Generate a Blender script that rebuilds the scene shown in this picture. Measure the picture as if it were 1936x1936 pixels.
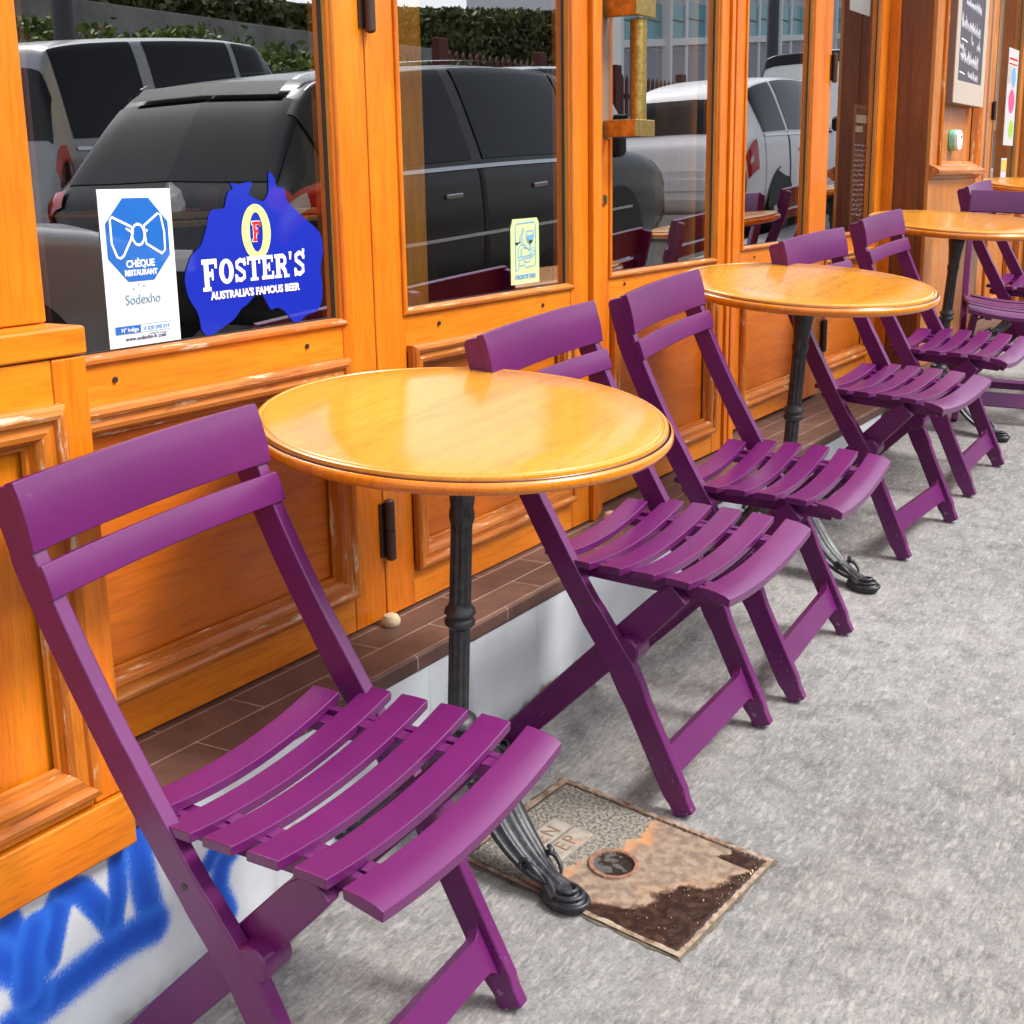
import bpy, bmesh, math, random
from mathutils import Vector, Matrix, noise
random.seed(7)
for o in list(bpy.data.objects): bpy.data.objects.remove(o)
scene = bpy.context.scene
C = scene.collection
R = math.radians
# ------------------------------------------------------------ camera, sky, sun, exposure
cam_d = bpy.data.cameras.new('camera'); cam = bpy.data.objects.new('camera', cam_d); C.objects.link(cam)
cam_d.sensor_width = 36; cam_d.lens = 36 * 2508 / 1936; cam_d.clip_start = 0.05; cam_d.clip_end = 500
_p, _r, _yaw = 0.243, -0.017, 0.538
_f = Vector((0, math.cos(_p), -math.sin(_p))); _rt = Vector((1, 0, 0)); _up = _rt.cross(_f)
_Rr = _rt * math.cos(_r) + _up * math.sin(_r); _Uu = -_rt * math.sin(_r) + _up * math.cos(_r)
_ex = Vector((math.sin(_yaw), math.cos(_yaw), 0)); _ez = Vector((0, 0, 1)); _ey = _ez.cross(_ex)
_w = lambda v: Vector((v.dot(_ex), v.dot(_ey), v.dot(_ez)))
_cx, _cy, _cz = _w(_Rr), _w(_Uu), -_w(_f)
CAMZ = 1.239
cam.matrix_world = Matrix(((_cx.x, _cy.x, _cz.x, 0), (_cx.y, _cy.y, _cz.y, 0), (_cx.z, _cy.z, _cz.z, CAMZ), (0, 0, 0, 1)))
scene.camera = cam
scene.view_settings.view_transform = 'Standard'; scene.view_settings.look = 'None'
scene.view_settings.exposure = 1.22; scene.view_settings.gamma = 1
world = bpy.data.worlds.new('World'); scene.world = world; world.use_nodes = True
wn = world.node_tree.nodes; wl = world.node_tree.links
bg = wn['Background']; sky = wn.new('ShaderNodeTexSky'); sky.sky_type = 'NISHITA'; sky.sun_disc = False
SUN_EL, SUN_AZ = 52, 200          # direction the light comes from: elevation, compass angle about +Z from +X toward -Y side
sky.sun_elevation = R(SUN_EL); sky.air_density = 1.0; sky.dust_density = 3.0; sky.ozone_density = 1.0
hsv = wn.new('ShaderNodeHueSaturation'); hsv.inputs['Saturation'].default_value = 0.35
wl.new(sky.outputs[0], hsv.inputs['Color']); wl.new(hsv.outputs[0], bg.inputs['Color']); bg.inputs['Strength'].default_value = 0.15
sd = Vector((0.35 * math.cos(R(SUN_EL)), -0.937 * math.cos(R(SUN_EL)), math.sin(R(SUN_EL)))).normalized()   # towards the sun (street side)
sky.sun_rotation = math.atan2(sd.x, sd.y)
sun_d = bpy.data.lights.new('sun', 'SUN'); sun_d.energy = 1.35; sun_d.angle = R(17); sun_d.color = (1, 0.96, 0.9)
sun = bpy.data.objects.new('sun', sun_d); C.objects.link(sun); sun.rotation_euler = sd.to_track_quat('Z', 'Y').to_euler()

# ------------------------------------------------------------ helpers
def lin(h):
    h = h.lstrip('#'); out = []
    for i in (0, 2, 4):
        c = int(h[i:i+2], 16) / 255; out.append(c / 12.92 if c <= 0.04045 else ((c + 0.055) / 1.055) ** 2.4)
    return tuple(out) + (1,)
class MB:
    def __init__(s): s.v = []; s.f = []
    def add(s, vs, fs):
        n = len(s.v); s.v += [tuple(v) for v in vs]; s.f += [tuple(i + n for i in f) for f in fs]; return s
    def box(s, x0, x1, y0, y1, z0, z1):
        return s.add([(x0,y0,z0),(x1,y0,z0),(x1,y1,z0),(x0,y1,z0),(x0,y0,z1),(x1,y0,z1),(x1,y1,z1),(x0,y1,z1)],
                     [(0,3,2,1),(4,5,6,7),(0,1,5,4),(1,2,6,5),(2,3,7,6),(3,0,4,7)])
    def prism(s, poly, axis, a, b):
        """poly: list of 2D points; axis 'x': (y,z), 'y': (x,z), 'z': (x,y)"""
        def P(p, t): return {'x': (t, p[0], p[1]), 'y': (p[0], t, p[1]), 'z': (p[0], p[1], t)}[axis]
        n = len(poly); vs = [P(p, a) for p in poly] + [P(p, b) for p in poly]
        fs = [tuple(range(n)), tuple(range(2*n-1, n-1, -1))] + [(i, (i+1) % n + 0, (i+1) % n + n, i + n) for i in range(n)]
        return s.add(vs, fs)
    def lathe(s, prof, seg=32, c=(0,0,0), mod=None, axis='z'):
        vs = []; fs = []
        for j, (r, z) in enumerate(prof):
            for i in range(seg):
                t = 2 * math.pi * i / seg; rr = r * (mod(t, z) if mod else 1)
                p = (rr * math.cos(t), rr * math.sin(t), z)
                if axis == 'y': p = (p[0], p[2], p[1])
                if axis == 'x': p = (p[2], p[0], p[1])
                vs.append((c[0] + p[0], c[1] + p[1], c[2] + p[2]))
        for j in range(len(prof) - 1):
            for i in range(seg):
                k = (i + 1) % seg; fs.append((j*seg+i, j*seg+k, (j+1)*seg+k, (j+1)*seg+i))
        fs.append(tuple(range(seg - 1, -1, -1))); fs.append(tuple((len(prof)-1)*seg + i for i in range(seg)))
        return s.add(vs, fs)
    def tube(s, pts, rad, seg=8, closed=False):
        pts = [Vector(p) for p in pts]; n = len(pts); rad = rad if isinstance(rad, (list, tuple)) else [rad] * n
        vs = []; up = None
        for i, p in enumerate(pts):
            a = pts[(i-1) % n] if (i > 0 or closed) else p; b = pts[(i+1) % n] if (i < n-1 or closed) else p
            t = (b - a).normalized()
            if up is None: up = Vector((0,0,1)) if abs(t.z) < .9 else Vector((1,0,0))
            x = t.cross(up).normalized(); up = x.cross(t).normalized()
            for k in range(seg):
                q = 2*math.pi*k/seg; vs.append(p + (x*math.cos(q) + up*math.sin(q)) * rad[i])
        fs = []
        for i in range(n if closed else n-1):
            j = (i+1) % n
            for k in range(seg): fs.append((i*seg+k, i*seg+(k+1)%seg, j*seg+(k+1)%seg, j*seg+k))
        if not closed: fs += [tuple(range(seg-1,-1,-1)), tuple((n-1)*seg+k for k in range(seg))]
        return s.add(vs, fs)
    def grid(s, P):
        m = len(P); n = len(P[0]); b = [p for row in P for p in row]
        return s.add(b, [(i*n+j, i*n+j+1, (i+1)*n+j+1, (i+1)*n+j) for i in range(m-1) for j in range(n-1)])
    def build(s, name, mat, parent=None, bevel=0, seg=2, smooth=True, ang=35, fix=True):
        me = bpy.data.meshes.new(name); me.from_pydata(s.v, [], s.f); me.validate()
        if fix:
            bm = bmesh.new(); bm.from_mesh(me); bmesh.ops.recalc_face_normals(bm, faces=bm.faces); bm.to_mesh(me); bm.free()
        if smooth:
            me.shade_smooth(); me.set_sharp_from_angle(angle=R(ang))
        if mat: me.materials.append(mat)
        o = bpy.data.objects.new(name, me); C.objects.link(o)
        if parent: o.parent = parent
        if bevel:
            m = o.modifiers.new('bevel', 'BEVEL'); m.width = bevel; m.segments = seg; m.limit_method = 'ANGLE'; m.angle_limit = R(40); m.harden_normals = True
        return o
def tag(o, label=None, cat=None, group=None, kind=None):
    if label: o['label'] = label
    if cat: o['category'] = cat
    if group: o['group'] = group
    if kind: o['kind'] = kind
    return o
def empty(name, mat=None, **k):
    o = bpy.data.objects.new(name, None); C.objects.link(o); o.empty_display_size = 0.1
    if mat is not None: o.matrix_world = mat
    return tag(o, **k)
def copy_tree(o, parent=None):
    c = o.copy(); C.objects.link(c)
    if parent: c.parent = parent
    for ch in [x for x in bpy.data.objects if x.parent == o]: copy_tree(ch, c)
    return c
def text_obj(name, s, size, mat, parent, M, offset=0.0, extrude=0.0003, sx=1.0, align='CENTER', space=1.0):
    cu = bpy.data.curves.new('t', 'FONT'); cu.body = s; cu.size = size; cu.offset = offset; cu.extrude = extrude
    cu.align_x = align; cu.space_character = space; cu.resolution_u = 3
    t = bpy.data.objects.new('t', cu); C.objects.link(t); bpy.context.view_layer.update()
    me = bpy.data.meshes.new_from_object(t.evaluated_get(bpy.context.evaluated_depsgraph_get()))
    bpy.data.objects.remove(t); me.materials.clear(); me.materials.append(mat)
    me.transform(M @ Matrix.Diagonal((sx, 1, 1, 1)))
    o = bpy.data.objects.new(name, me); C.objects.link(o)
    if parent: o.parent = parent
    return o
def facing(x, y, z, rot=0):       # text frame lying on a plane y=const, read from the street (-Y side)
    return Matrix.Translation((x, y, z)) @ Matrix.Rotation(R(90), 4, 'X') @ Matrix.Rotation(R(rot), 4, 'Z')
_lay = [0]
def lay(): _lay[0] = (_lay[0] + 1) % 14; return _lay[0] * 1.2e-5      # keeps overlapping print off one plane
def flat_poly(mb, pts, y):        # flat n-gon on plane y
    y = y - lay()
    n = len(mb.v); mb.v += [(p[0], y, p[1]) for p in pts]; mb.f.append(tuple(range(n, n + len(pts))))
def stroke2(mb, pts, w, y, closed=False):
    y0 = y; pts = [Vector(p) for p in pts]; n = len(pts); L = []; Rr = []
    for i, p in enumerate(pts):
        a = pts[i-1] if (i > 0 or closed) else p; b = pts[(i+1) % n] if (i < n-1 or closed) else p
        t = (b - a); t = t.normalized() if t.length else Vector((1, 0)); nn = Vector((-t.y, t.x)) * (w / 2)
        L.append(p + nn); Rr.append(p - nn)
    for i in range(n if closed else n - 1):
        j = (i + 1) % n; b = len(mb.v); y = y0 - lay()
        mb.v += [(L[i].x, y, L[i].y), (L[j].x, y, L[j].y), (Rr[j].x, y, Rr[j].y), (Rr[i].x, y, Rr[i].y)]; mb.f.append((b, b+1, b+2, b+3))
# ------------------------------------------------------------ materials
def mat(name, col=(.5,.5,.5,1), rough=.5, metal=0, coat=0, spec=.5, emis=None):
    m = bpy.data.materials.new(name); m.use_nodes = True; b = m.node_tree.nodes['Principled BSDF']
    if isinstance(col, str): col = lin(col)
    b.inputs['Base Color'].default_value = col if len(col) == 4 else tuple(col) + (1,)
    b.inputs['Roughness'].default_value = rough; b.inputs['Metallic'].default_value = metal
    b.inputs['Coat Weight'].default_value = coat; b.inputs['Specular IOR Level'].default_value = spec
    return m
class NT:
    def __init__(s, m): s.m = m; s.n = m.node_tree.nodes; s.l = m.node_tree.links; s.b = s.n['Principled BSDF']
    def new(s, t, **k):
        n = s.n.new(t)
        for a, v in k.items(): setattr(n, a, v)
        return n
    def coord(s, scale=(1,1,1), rot=(0,0,0), kind='Object', loc=(0,0,0)):
        tc = s.new('ShaderNodeTexCoord'); mp = s.new('ShaderNodeMapping'); mp.inputs['Scale'].default_value = scale
        mp.inputs['Rotation'].default_value = rot; mp.inputs['Location'].default_value = loc
        s.l.new(tc.outputs[kind], mp.inputs[0]); return mp.outputs[0]
    def noise(s, vec, scale=5, detail=5, rough=.55, dist=0):
        n = s.new('ShaderNodeTexNoise'); n.inputs['Scale'].default_value = scale; n.inputs['Detail'].default_value = detail
        n.inputs['Roughness'].default_value = rough; n.inputs['Distortion'].default_value = dist; s.l.new(vec, n.inputs['Vector']); return n.outputs['Fac']
    def ramp(s, fac, stops):
        r = s.new('ShaderNodeValToRGB'); e = r.color_ramp.elements
        while len(e) < len(stops): e.new(.5)
        for i, (p, c) in enumerate(stops):
            e[i].position = p; e[i].color = (lin(c) if isinstance(c, str) else (c, c, c, 1) if isinstance(c, (int, float)) else c)
        s.l.new(fac, r.inputs[0]); return r.outputs[0]
    def mix(s, fac, a, b, mode='MIX'):
        n = s.new('ShaderNodeMix', data_type='RGBA', blend_type=mode)
        for sock, v in ((n.inputs[0], fac), (n.inputs[6], a), (n.inputs[7], b)):
            if isinstance(v, (int, float)): sock.default_value = v
            elif isinstance(v, (tuple, str)): sock.default_value = lin(v) if isinstance(v, str) else v
            else: s.l.new(v, sock)
        return n.outputs[2]
    def bump(s, h, strength=.2, dist=.002, normal=None):
        b = s.new('ShaderNodeBump'); b.inputs['Strength'].default_value = strength; b.inputs['Distance'].default_value = dist
        s.l.new(h, b.inputs['Height'])
        if normal: s.l.new(normal, b.inputs['Normal'])
        s.l.new(b.outputs[0], s.b.inputs['Normal']); return b.outputs[0]
    def base(s, c): s.l.new(c, s.b.inputs['Base Color'])

def wood(name, axis, light, mid, dark, rough=.34, wear=.0, coat=.22):
    m = mat(name, rough=rough, coat=coat, spec=.35); t = NT(m); t.b.inputs['Coat Roughness'].default_value = .14
    sc = {'x': (1.2, 14, 14), 'z': (14, 14, 1.2), 'd': (2.2, 24, 24)}[axis]
    v = t.coord(sc, rot=(0, 0, R(28)) if axis == 'd' else (0, 0, 0))
    a = t.noise(v, 1.4, 6, .6, .6); col = t.ramp(a, [(.20, dark), (.46, mid), (.74, light)])
    v2 = t.coord(tuple(k * 9 for k in sc), rot=(0, 0, R(28)) if axis == 'd' else (0, 0, 0)); g = t.noise(v2, 1.6, 3, .5)
    col = t.mix(1.0, col, t.ramp(g, [(.34, .80), (.52, 1.0)]), 'MULTIPLY')
    big = t.noise(t.coord((1, 1, 1)), 2.3, 3, .5); col = t.mix(t.ramp(big, [(.38, 0.0), (.80, .40)]), col, mid, 'MULTIPLY'); col = t.mix(1.0, col, (.90, .88, .86, 1), 'MULTIPLY')
    h = g
    if wear > 0:
        w = t.noise(t.coord({'x': (4, 26, 26), 'z': (26, 26, 4), 'd': (6, 6, 6)}[axis]), 2.6, 8, .7)
        f = t.ramp(w, [(.60 - .1 * wear, 0.0), (.66, 1.0)])
        col = t.mix(f, col, '#d8bfa0')
        w2 = t.noise(t.coord({'x': (3, 40, 40), 'z': (40, 40, 3), 'd': (6, 6, 6)}[axis], loc=(3, 1, 2)), 2, 8, .7)
        col = t.mix(t.ramp(w2, [(.58, 0.0), (.68, .85)]), col, '#5a2f18')
        t.l.new(t.ramp(w, [(.5, rough), (.66, .7)]), t.b.inputs['Roughness'])
    else:  # small drips and scratches
        w = t.noise(t.coord((30, 30, 9)), 3, 6, .75); f = t.ramp(w, [(.70, 0.0), (.735, .55)]); col = t.mix(f, col, '#5b2a10')
    t.base(col); t.bump(h, .12, .001); return m
M = {}
M['wood_v'] = wood('varnished wood upright grain', 'z', '#ea8f1a', '#de7b10', '#bd5c08')
M['wood_h'] = wood('varnished wood level grain', 'x', '#ee9822', '#e18414', '#c4650c')
M['panel'] = wood('varnished wood panel', 'x', '#dd7e14', '#cf6e0e', '#b65808')
M['mould_h'] = wood('worn moulding level', 'x', '#d29044', '#c27022', '#95500f', wear=.25, rough=.4)
M['mould_v'] = wood('worn moulding upright', 'z', '#dc8c28', '#c97218', '#9a500c', wear=.2, rough=.4)
M['wood_dull'] = wood('duller varnished wood', 'z', '#d9964f', '#c87e38', '#a9622a', rough=.4)
M['wood_dark'] = wood('brown varnished wood', 'z', '#8f5327', '#7d431c', '#5f3012', rough=.4)
M['table'] = wood('oak table top', 'd', '#eaa636', '#e49c2c', '#d8891c', rough=.24, coat=.55)
M['rim'] = wood('table rim', 'd', '#f09a18', '#e5880e', '#c66c06', rough=.2, coat=.6)
M['rim_worn'] = wood('table groove', 'd', '#7d3312', '#6b2a10', '#551f0a', rough=.3, coat=.5)  # groove gets a deeper brown than the rim around it
# purple plastic
m = mat('purple plastic', rough=.36, coat=.22, spec=.42); t = NT(m); t.b.inputs['Coat Roughness'].default_value = .16
a = t.noise(t.coord((1, 1, 1)), 6, 4); c = t.ramp(a, [(.3, (.098, .0065, .085, 1)), (.7, (.126, .0088, .106, 1))])
s_ = t.noise(t.coord((1, 1, 1)), 55, 6, .8); c = t.mix(t.ramp(s_, [(.67, 0.0), (.73, .45)]), c, (.36, .20, .36, 1))
t.base(c); t.bump(t.noise(t.coord((1, 1, 1)), 420, 2), .10, .0006); M['purple'] = m
M['purple_wear'] = m2 = m.copy(); m2.name = 'purple plastic with scuffs'; t = NT(m2)
zz = t.new('ShaderNodeSeparateXYZ'); tc = t.new('ShaderNodeTexCoord'); t.l.new(tc.outputs['Object'], zz.inputs[0])
low = t.ramp(zz.outputs[2], [(.0, 1.0), (.13, 0.0)]); w = t.noise(t.coord((1, 1, 1)), 70, 8, .8)
sc_ = t.ramp(w, [(.58, 0.0), (.64, .7)]); f = t.mix(1.0, sc_, low, 'MULTIPLY'); old = t.b.inputs['Base Color'].links[0].from_socket
t.base(t.mix(f, old, (.6, .45, .55, 1)))
# iron
m = mat('black cast iron', (.018, .019, .022), .42, 0, .1); t = NT(m); n_ = t.noise(t.coord(), 60, 6, .7)
t.base(t.ramp(n_, [(.35, (.012, .012, .014, 1)), (.72, (.05, .052, .058, 1))])); t.bump(n_, .35, .002); M['iron'] = m
m = mat('dusty cast iron', (.03, .03, .033), .36); t = NT(m); n_ = t.noise(t.coord(), 45, 8, .7)
t.base(t.ramp(n_, [(.38, (.010, .011, .014, 1)), (.58, (.028, .031, .038, 1)), (.76, (.12, .125, .125, 1))])); t.bump(n_, .5, .003); M['iron_dusty'] = m
# asphalt
def asphalt(name, lo, hi, chips=True):
    m = mat(name, rough=.85, spec=.3); t = NT(m)
    big = t.noise(t.coord(), 1.1, 4); mid = t.noise(t.coord(), 14, 8, .75); fine = t.noise(t.coord(), 170, 4, .8)
    c = t.ramp(mid, [(.28, lo), (.5, tuple((lo[i]+hi[i])*.55 for i in range(3)) + (1,)), (.72, hi)])
    c = t.mix(1.0, c, t.ramp(big, [(.3, .70), (.7, 1.14)]), 'MULTIPLY')
    c = t.mix(1.0, c, t.ramp(fine, [(.3, .62), (.5, 1.0), (.75, 1.18)]), 'MULTIPLY')
    warm = t.noise(t.coord(loc=(4, 2, 0)), 4, 5); c = t.mix(t.ramp(warm, [(.45, 0.0), (.75, .45)]), c, (1.03, .96, .90, 1), 'MULTIPLY')
    if chips:
        wn_ = t.new('ShaderNodeTexNoise'); wn_.inputs['Scale'].default_value = 9; wn_.inputs['Detail'].default_value = 3; cv = t.coord(); t.l.new(cv, wn_.inputs['Vector'])
        mx = t.new('ShaderNodeMix', data_type='VECTOR'); mx.inputs[0].default_value = .022; t.l.new(cv, mx.inputs[4]); t.l.new(wn_.outputs['Color'], mx.inputs[5])
        for k, (ang, sx, sy, lo_, hi_, amt) in enumerate(((20, 22, 95, .60, .67, .19), (-38, 26, 110, .61, .68, .18), (75, 24, 90, .62, .69, .16), (-8, 45, 190, .60, .68, .17), (50, 50, 200, .61, .68, .17))):
            mp = t.new('ShaderNodeMapping'); mp.inputs['Rotation'].default_value = (0, 0, R(ang)); mp.inputs['Scale'].default_value = (sx, sy, 1); mp.inputs['Location'].default_value = (k*7.3, k*3.1, 0)
            t.l.new(mx.outputs[1], mp.inputs[0]); q_ = t.noise(mp.outputs[0], 1, 2.5, .5)
            c = t.mix(t.ramp(q_, [(lo_, 0.0), (hi_, amt)]), c, (.55, .53, .49, 1) if k != 2 else (.47, .43, .39, 1))
            c = t.mix(t.ramp(q_, [(.29, .38), (.36, 0.0)]), c, (.085, .08, .078, 1))
        vo = t.new('ShaderNodeTexVoronoi'); vo.feature = 'DISTANCE_TO_EDGE'; vo.inputs['Scale'].default_value = 1; mp = t.new('ShaderNodeMapping'); mp.inputs['Rotation'].default_value = (0, 0, .5); mp.inputs['Scale'].default_value = (34, 60, 1); t.l.new(mx.outputs[1], mp.inputs[0]); t.l.new(mp.outputs[0], vo.inputs['Vector'])
        msk = t.noise(t.coord(loc=(2, 8, 1)), 7, 3); c = t.mix(t.mix(1.0, t.ramp(vo.outputs['Distance'], [(.015, .30), (.055, 0.0)]), t.ramp(msk, [(.52, 0.0), (.66, 1.0)]), 'MULTIPLY'), c, (.14, .135, .13, 1))
        for k, (ang, sx, sy) in enumerate(((28, 26, 66), (-30, 30, 84), (78, 36, 90))):
            vo = t.new('ShaderNodeTexVoronoi'); vo.inputs['Scale'].default_value = 1; mp = t.new('ShaderNodeMapping'); mp.inputs['Rotation'].default_value = (0, 0, R(ang)); mp.inputs['Scale'].default_value = (sx, sy, 1); mp.inputs['Location'].default_value = (k*2.3, k*5.1, 0); t.l.new(mx.outputs[1], mp.inputs[0]); t.l.new(mp.outputs[0], vo.inputs['Vector'])
            sp = t.new('ShaderNodeSeparateColor'); t.l.new(vo.outputs['Color'], sp.inputs[0]); g_ = t.ramp(sp.outputs[0], [(.0, .34), (.22, .08), (.24, 0.0)])
            c = t.mix(t.mix(1.0, g_, t.ramp(vo.outputs['Distance'], [(.26, 1.0), (.40, 0.0)]), 'MULTIPLY'), c, (.44, .43, .40, 1) if k != 1 else (.20, .19, .18, 1))

        ds = t.noise(t.coord(loc=(9, 3, 1)), 26, 7, .85); c = t.mix(t.ramp(ds, [(.66, 0.0), (.74, .75)]), c, (.06, .06, .06, 1))
        st = t.noise(t.coord(loc=(1.3, 7, 1)), 3.3, 2, .4); c = t.mix(t.ramp(st, [(.70, 0.0), (.76, .45)]), c, (.10, .095, .09, 1))
    t.base(c); t.bump(t.mix(.5, mid, fine), .35, .004); return m
M['asphalt'] = asphalt('worn pavement asphalt', (.125, .125, .125, 1), (.325, .325, .322, 1))
M['road'] = asphalt('road asphalt', (.035, .035, .037, 1), (.08, .08, .082, 1), False)
M['kerb'] = asphalt('granite kerb', (.22, .22, .22, 1), (.36, .35, .34, 1), False)
# tiles
m = mat('brown doorstep tiles', rough=.5); t = NT(m)
br = t.new('ShaderNodeTexBrick'); br.offset = .5; br.inputs['Scale'].default_value = 1; br.inputs['Mortar Size'].default_value = .0016
br.inputs['Brick Width'].default_value = .30; br.inputs['Row Height'].default_value = .072
br.inputs['Color1'].default_value = (.085, .045, .034, 1); br.inputs['Color2'].default_value = (.12, .062, .046, 1); br.inputs['Mortar'].default_value = (.30, .22, .18, 1)
t.l.new(t.coord((1, 1, 1), loc=(.05, .052, 0)), br.inputs['Vector']); n_ = t.noise(t.coord(), 18, 8, .7)
c = t.mix(1.0, br.outputs['Color'], t.ramp(n_, [(.3, .75), (.7, 1.35)]), 'MULTIPLY'); t.base(c); t.bump(n_, .15, .002); M['tile'] = m
# painted masonry
def painted(name, col, attr=False):
    m = mat(name, col, .6); t = NT(m); n_ = t.noise(t.coord(), 5, 8, .65); f = t.noise(t.coord(loc=(3, 3, 3)), 30, 8, .8)
    c = t.mix(1.0, col, t.ramp(n_, [(.3, .82), (.7, 1.06)]), 'MULTIPLY')
    if attr:
        a = t.new('ShaderNodeVertexColor'); a.layer_name = 'paint'; c = t.mix(1.0, a.outputs[0], t.ramp(n_, [(.3, .85), (.7, 1.05)]), 'MULTIPLY')
    c = t.mix(t.ramp(f, [(.70, 0.0), (.76, .8)]), c, (.12, .11, .09, 1)); t.base(c); t.bump(f, .2, .002); return m
M['riser'] = painted('white painted masonry', (.56, .62, .66, 1), True)
M['grime'] = asphalt('grime and moss', (.05, .045, .03, 1), (.20, .17, .12, 1), False)
M['brass'] = m = mat('aged brass', (.42, .28, .07), .38, 1); t = NT(m); n_ = t.noise(t.coord(), 60, 8, .7)
t.base(t.ramp(n_, [(.35, (.30, .19, .045, 1)), (.7, (.62, .47, .16, 1))])); t.l.new(t.ramp(n_, [(.3, .55), (.7, .28)]), t.b.inputs['Roughness'])
M['hinge'] = mat('dark brown painted steel', (.045, .022, .016), .45)
M['gasket'] = mat('black gasket', (.012, .012, .012), .5)
M['black'] = mat('black', (.01, .01, .01), .6)
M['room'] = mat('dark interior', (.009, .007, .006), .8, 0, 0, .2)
M['ochre'] = wood('ochre interior wood', 'z', '#c88a28', '#b57718', '#94600f', rough=.5, coat=.1)
M['maroon'] = mat('maroon curtain', '#4a1512', .8)
M['white'] = mat('white plastic', '#f2f2ee', .4); M['paper'] = mat('white paper', '#e9eef0', .5)
M['blue'] = mat('sticker blue', '#0862ba', .4); M['royal'] = mat('royal blue sticker', '#0425ac', .35)
M['lettering'] = mat('white lettering', '#f6f6f2', .5); M['navy'] = mat('navy print', '#27456b', .5); M['greyblue'] = mat('grey blue print', '#6f93a8', .5)
M['lightgreen'] = mat('pale green print', '#c9dc8c', .5); M['red'] = mat('red print', '#c8202a', .5); M['lime'] = mat('pale lime sticker', '#cfe0a0', .5)
M['skyblue'] = mat('light blue print', '#6ba0d4', .5); M['pink'] = mat('pink print', '#e0507f', .5); M['green'] = mat('green print', '#9bc23c', .5); M['yellow'] = mat('yellow print', '#e0b640', .5)
M['board'] = mat('chalkboard slate', '#4a4650', .6); M['boardframe'] = mat('grey chalkboard frame', '#b3a69a', .6); M['boardside'] = mat('grey brown frame edge', '#7d6a5e', .6)
for k_ in ('paper', 'blue', 'royal', 'lettering', 'lime'): M[k_].node_tree.nodes['Principled BSDF'].inputs['Coat Weight'].default_value = 1; M[k_].node_tree.nodes['Principled BSDF'].inputs['Coat Roughness'].default_value = .03; M[k_].node_tree.nodes['Principled BSDF'].inputs['Coat IOR'].default_value = 1.8
M['chalk'] = mat('chalk', '#e8e8f0', .9); M['mint'] = mat('mint green plastic', '#7fd8b8', .4)
M['stone'] = mat('cream stone', '#cdbd98', .6); M['gold'] = mat('gold line', '#b0924a', .4)
# glass: thin pane, mirror-like at a slant, clear enough to see the dark room behind
m = bpy.data.materials.new('window glass'); m.use_nodes = True; n = m.node_tree.nodes; l = m.node_tree.links
n.remove(n['Principled BSDF']); tr = n.new('ShaderNodeBsdfTransparent'); gl = n.new('ShaderNodeBsdfGlossy'); geo = n.new('ShaderNodeNewGeometry'); ms = n.new('ShaderNodeMixShader')
gl.inputs['Roughness'].default_value = 0.0; gl.inputs['Color'].default_value = (.97, .98, 1, 1); tr.inputs['Color'].default_value = (.90, .92, .90, 1)

def mth(op, a, b=None):
    q = n.new('ShaderNodeMath'); q.operation = op
    for k, v in enumerate((a, b)):
        if v is None: continue
        if isinstance(v, (int, float)): q.inputs[k].default_value = v
        else: l.new(v, q.inputs[k])
    return q.outputs[0]
dp = n.new('ShaderNodeVectorMath'); dp.operation = 'DOT_PRODUCT'; l.new(geo.outputs['Incoming'], dp.inputs[0]); l.new(geo.outputs['Normal'], dp.inputs[1])
R0 = .40; sch = mth('ADD', mth('MULTIPLY', mth('POWER', mth('SUBTRACT', 1.0, mth('ABSOLUTE', dp.outputs['Value'])), 4.0), 1 - R0), R0)
l.new(sch, ms.inputs[0]); l.new(tr.outputs[0], ms.inputs[1]); l.new(gl.outputs[0], ms.inputs[2]); l.new(ms.outputs[0], n['Material Output'].inputs[0]); M['glass'] = m

# ------------------------------------------------------------ ground frame (the pavement slopes up the street and down to the kerb)
gx = Vector((.99832, 0, .05791)); gy = Vector((-.00508, .99615, .08755)); gz = Vector((-.05769, -.08769, .99448))
_b = Vector((1.66955, 1.11495, .19517)); GO = _b - (1.67 * gx + 1.115 * gy)
MG = Matrix(((gx.x, gy.x, gz.x, GO.x), (gx.y, gy.y, gz.y, GO.y), (gx.z, gy.z, gz.z, GO.z), (0, 0, 0, 1)))
def gmat(x, y, yaw=0): return MG @ Matrix.Translation((x, y, 0)) @ Matrix.Rotation(R(yaw), 4, 'Z')
SX, SY = .05801, .08818
G0 = GO.z - SX * GO.x - SY * GO.y
def gzw(x, y): return G0 + SX * x + SY * max(y, .1)      # cross fall only near the wall, flat beyond
def sheet(name, mt, x0, x1, y0, y1, fz, nx=2, ny=2):
    mb = MB(); mb.grid([[(x0 + (x1-x0)*i/(nx-1), y0 + (y1-y0)*j/(ny-1), fz(x0 + (x1-x0)*i/(nx-1), y0 + (y1-y0)*j/(ny-1))) for j in range(ny)] for i in range(nx)])
    o = mb.build(name, mt, None, smooth=False); tag(o, kind='structure'); return o
mb = MB(); mb.grid([[(x, y, gzw(x, y)) for y in (-1.3, .1, 1.3)] for x in (-8, 45)]); tag(mb.build('pavement', M['asphalt'], smooth=False), kind='structure')
roadz = lambda x, y: gzw(x, -1.3) - .035
mb = MB(); 
for i in range(53): x0 = -8 + i; mb.add([(x0+.004,-1.50,roadz(x0,0)-.1),(x0+.996,-1.50,roadz(x0+1,0)-.1),(x0+.996,-1.3,roadz(x0+1,0)-.1),(x0+.004,-1.3,roadz(x0,0)-.1),(x0+.004,-1.50,gzw(x0,-1.3)),(x0+.996,-1.50,gzw(x0+1,-1.3)),(x0+.996,-1.3,gzw(x0+1,-1.3)+.001),(x0+.004,-1.3,gzw(x0,-1.3)+.001)],[(0,3,2,1),(4,5,6,7),(0,1,5,4),(1,2,6,5),(2,3,7,6),(3,0,4,7)])
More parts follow.
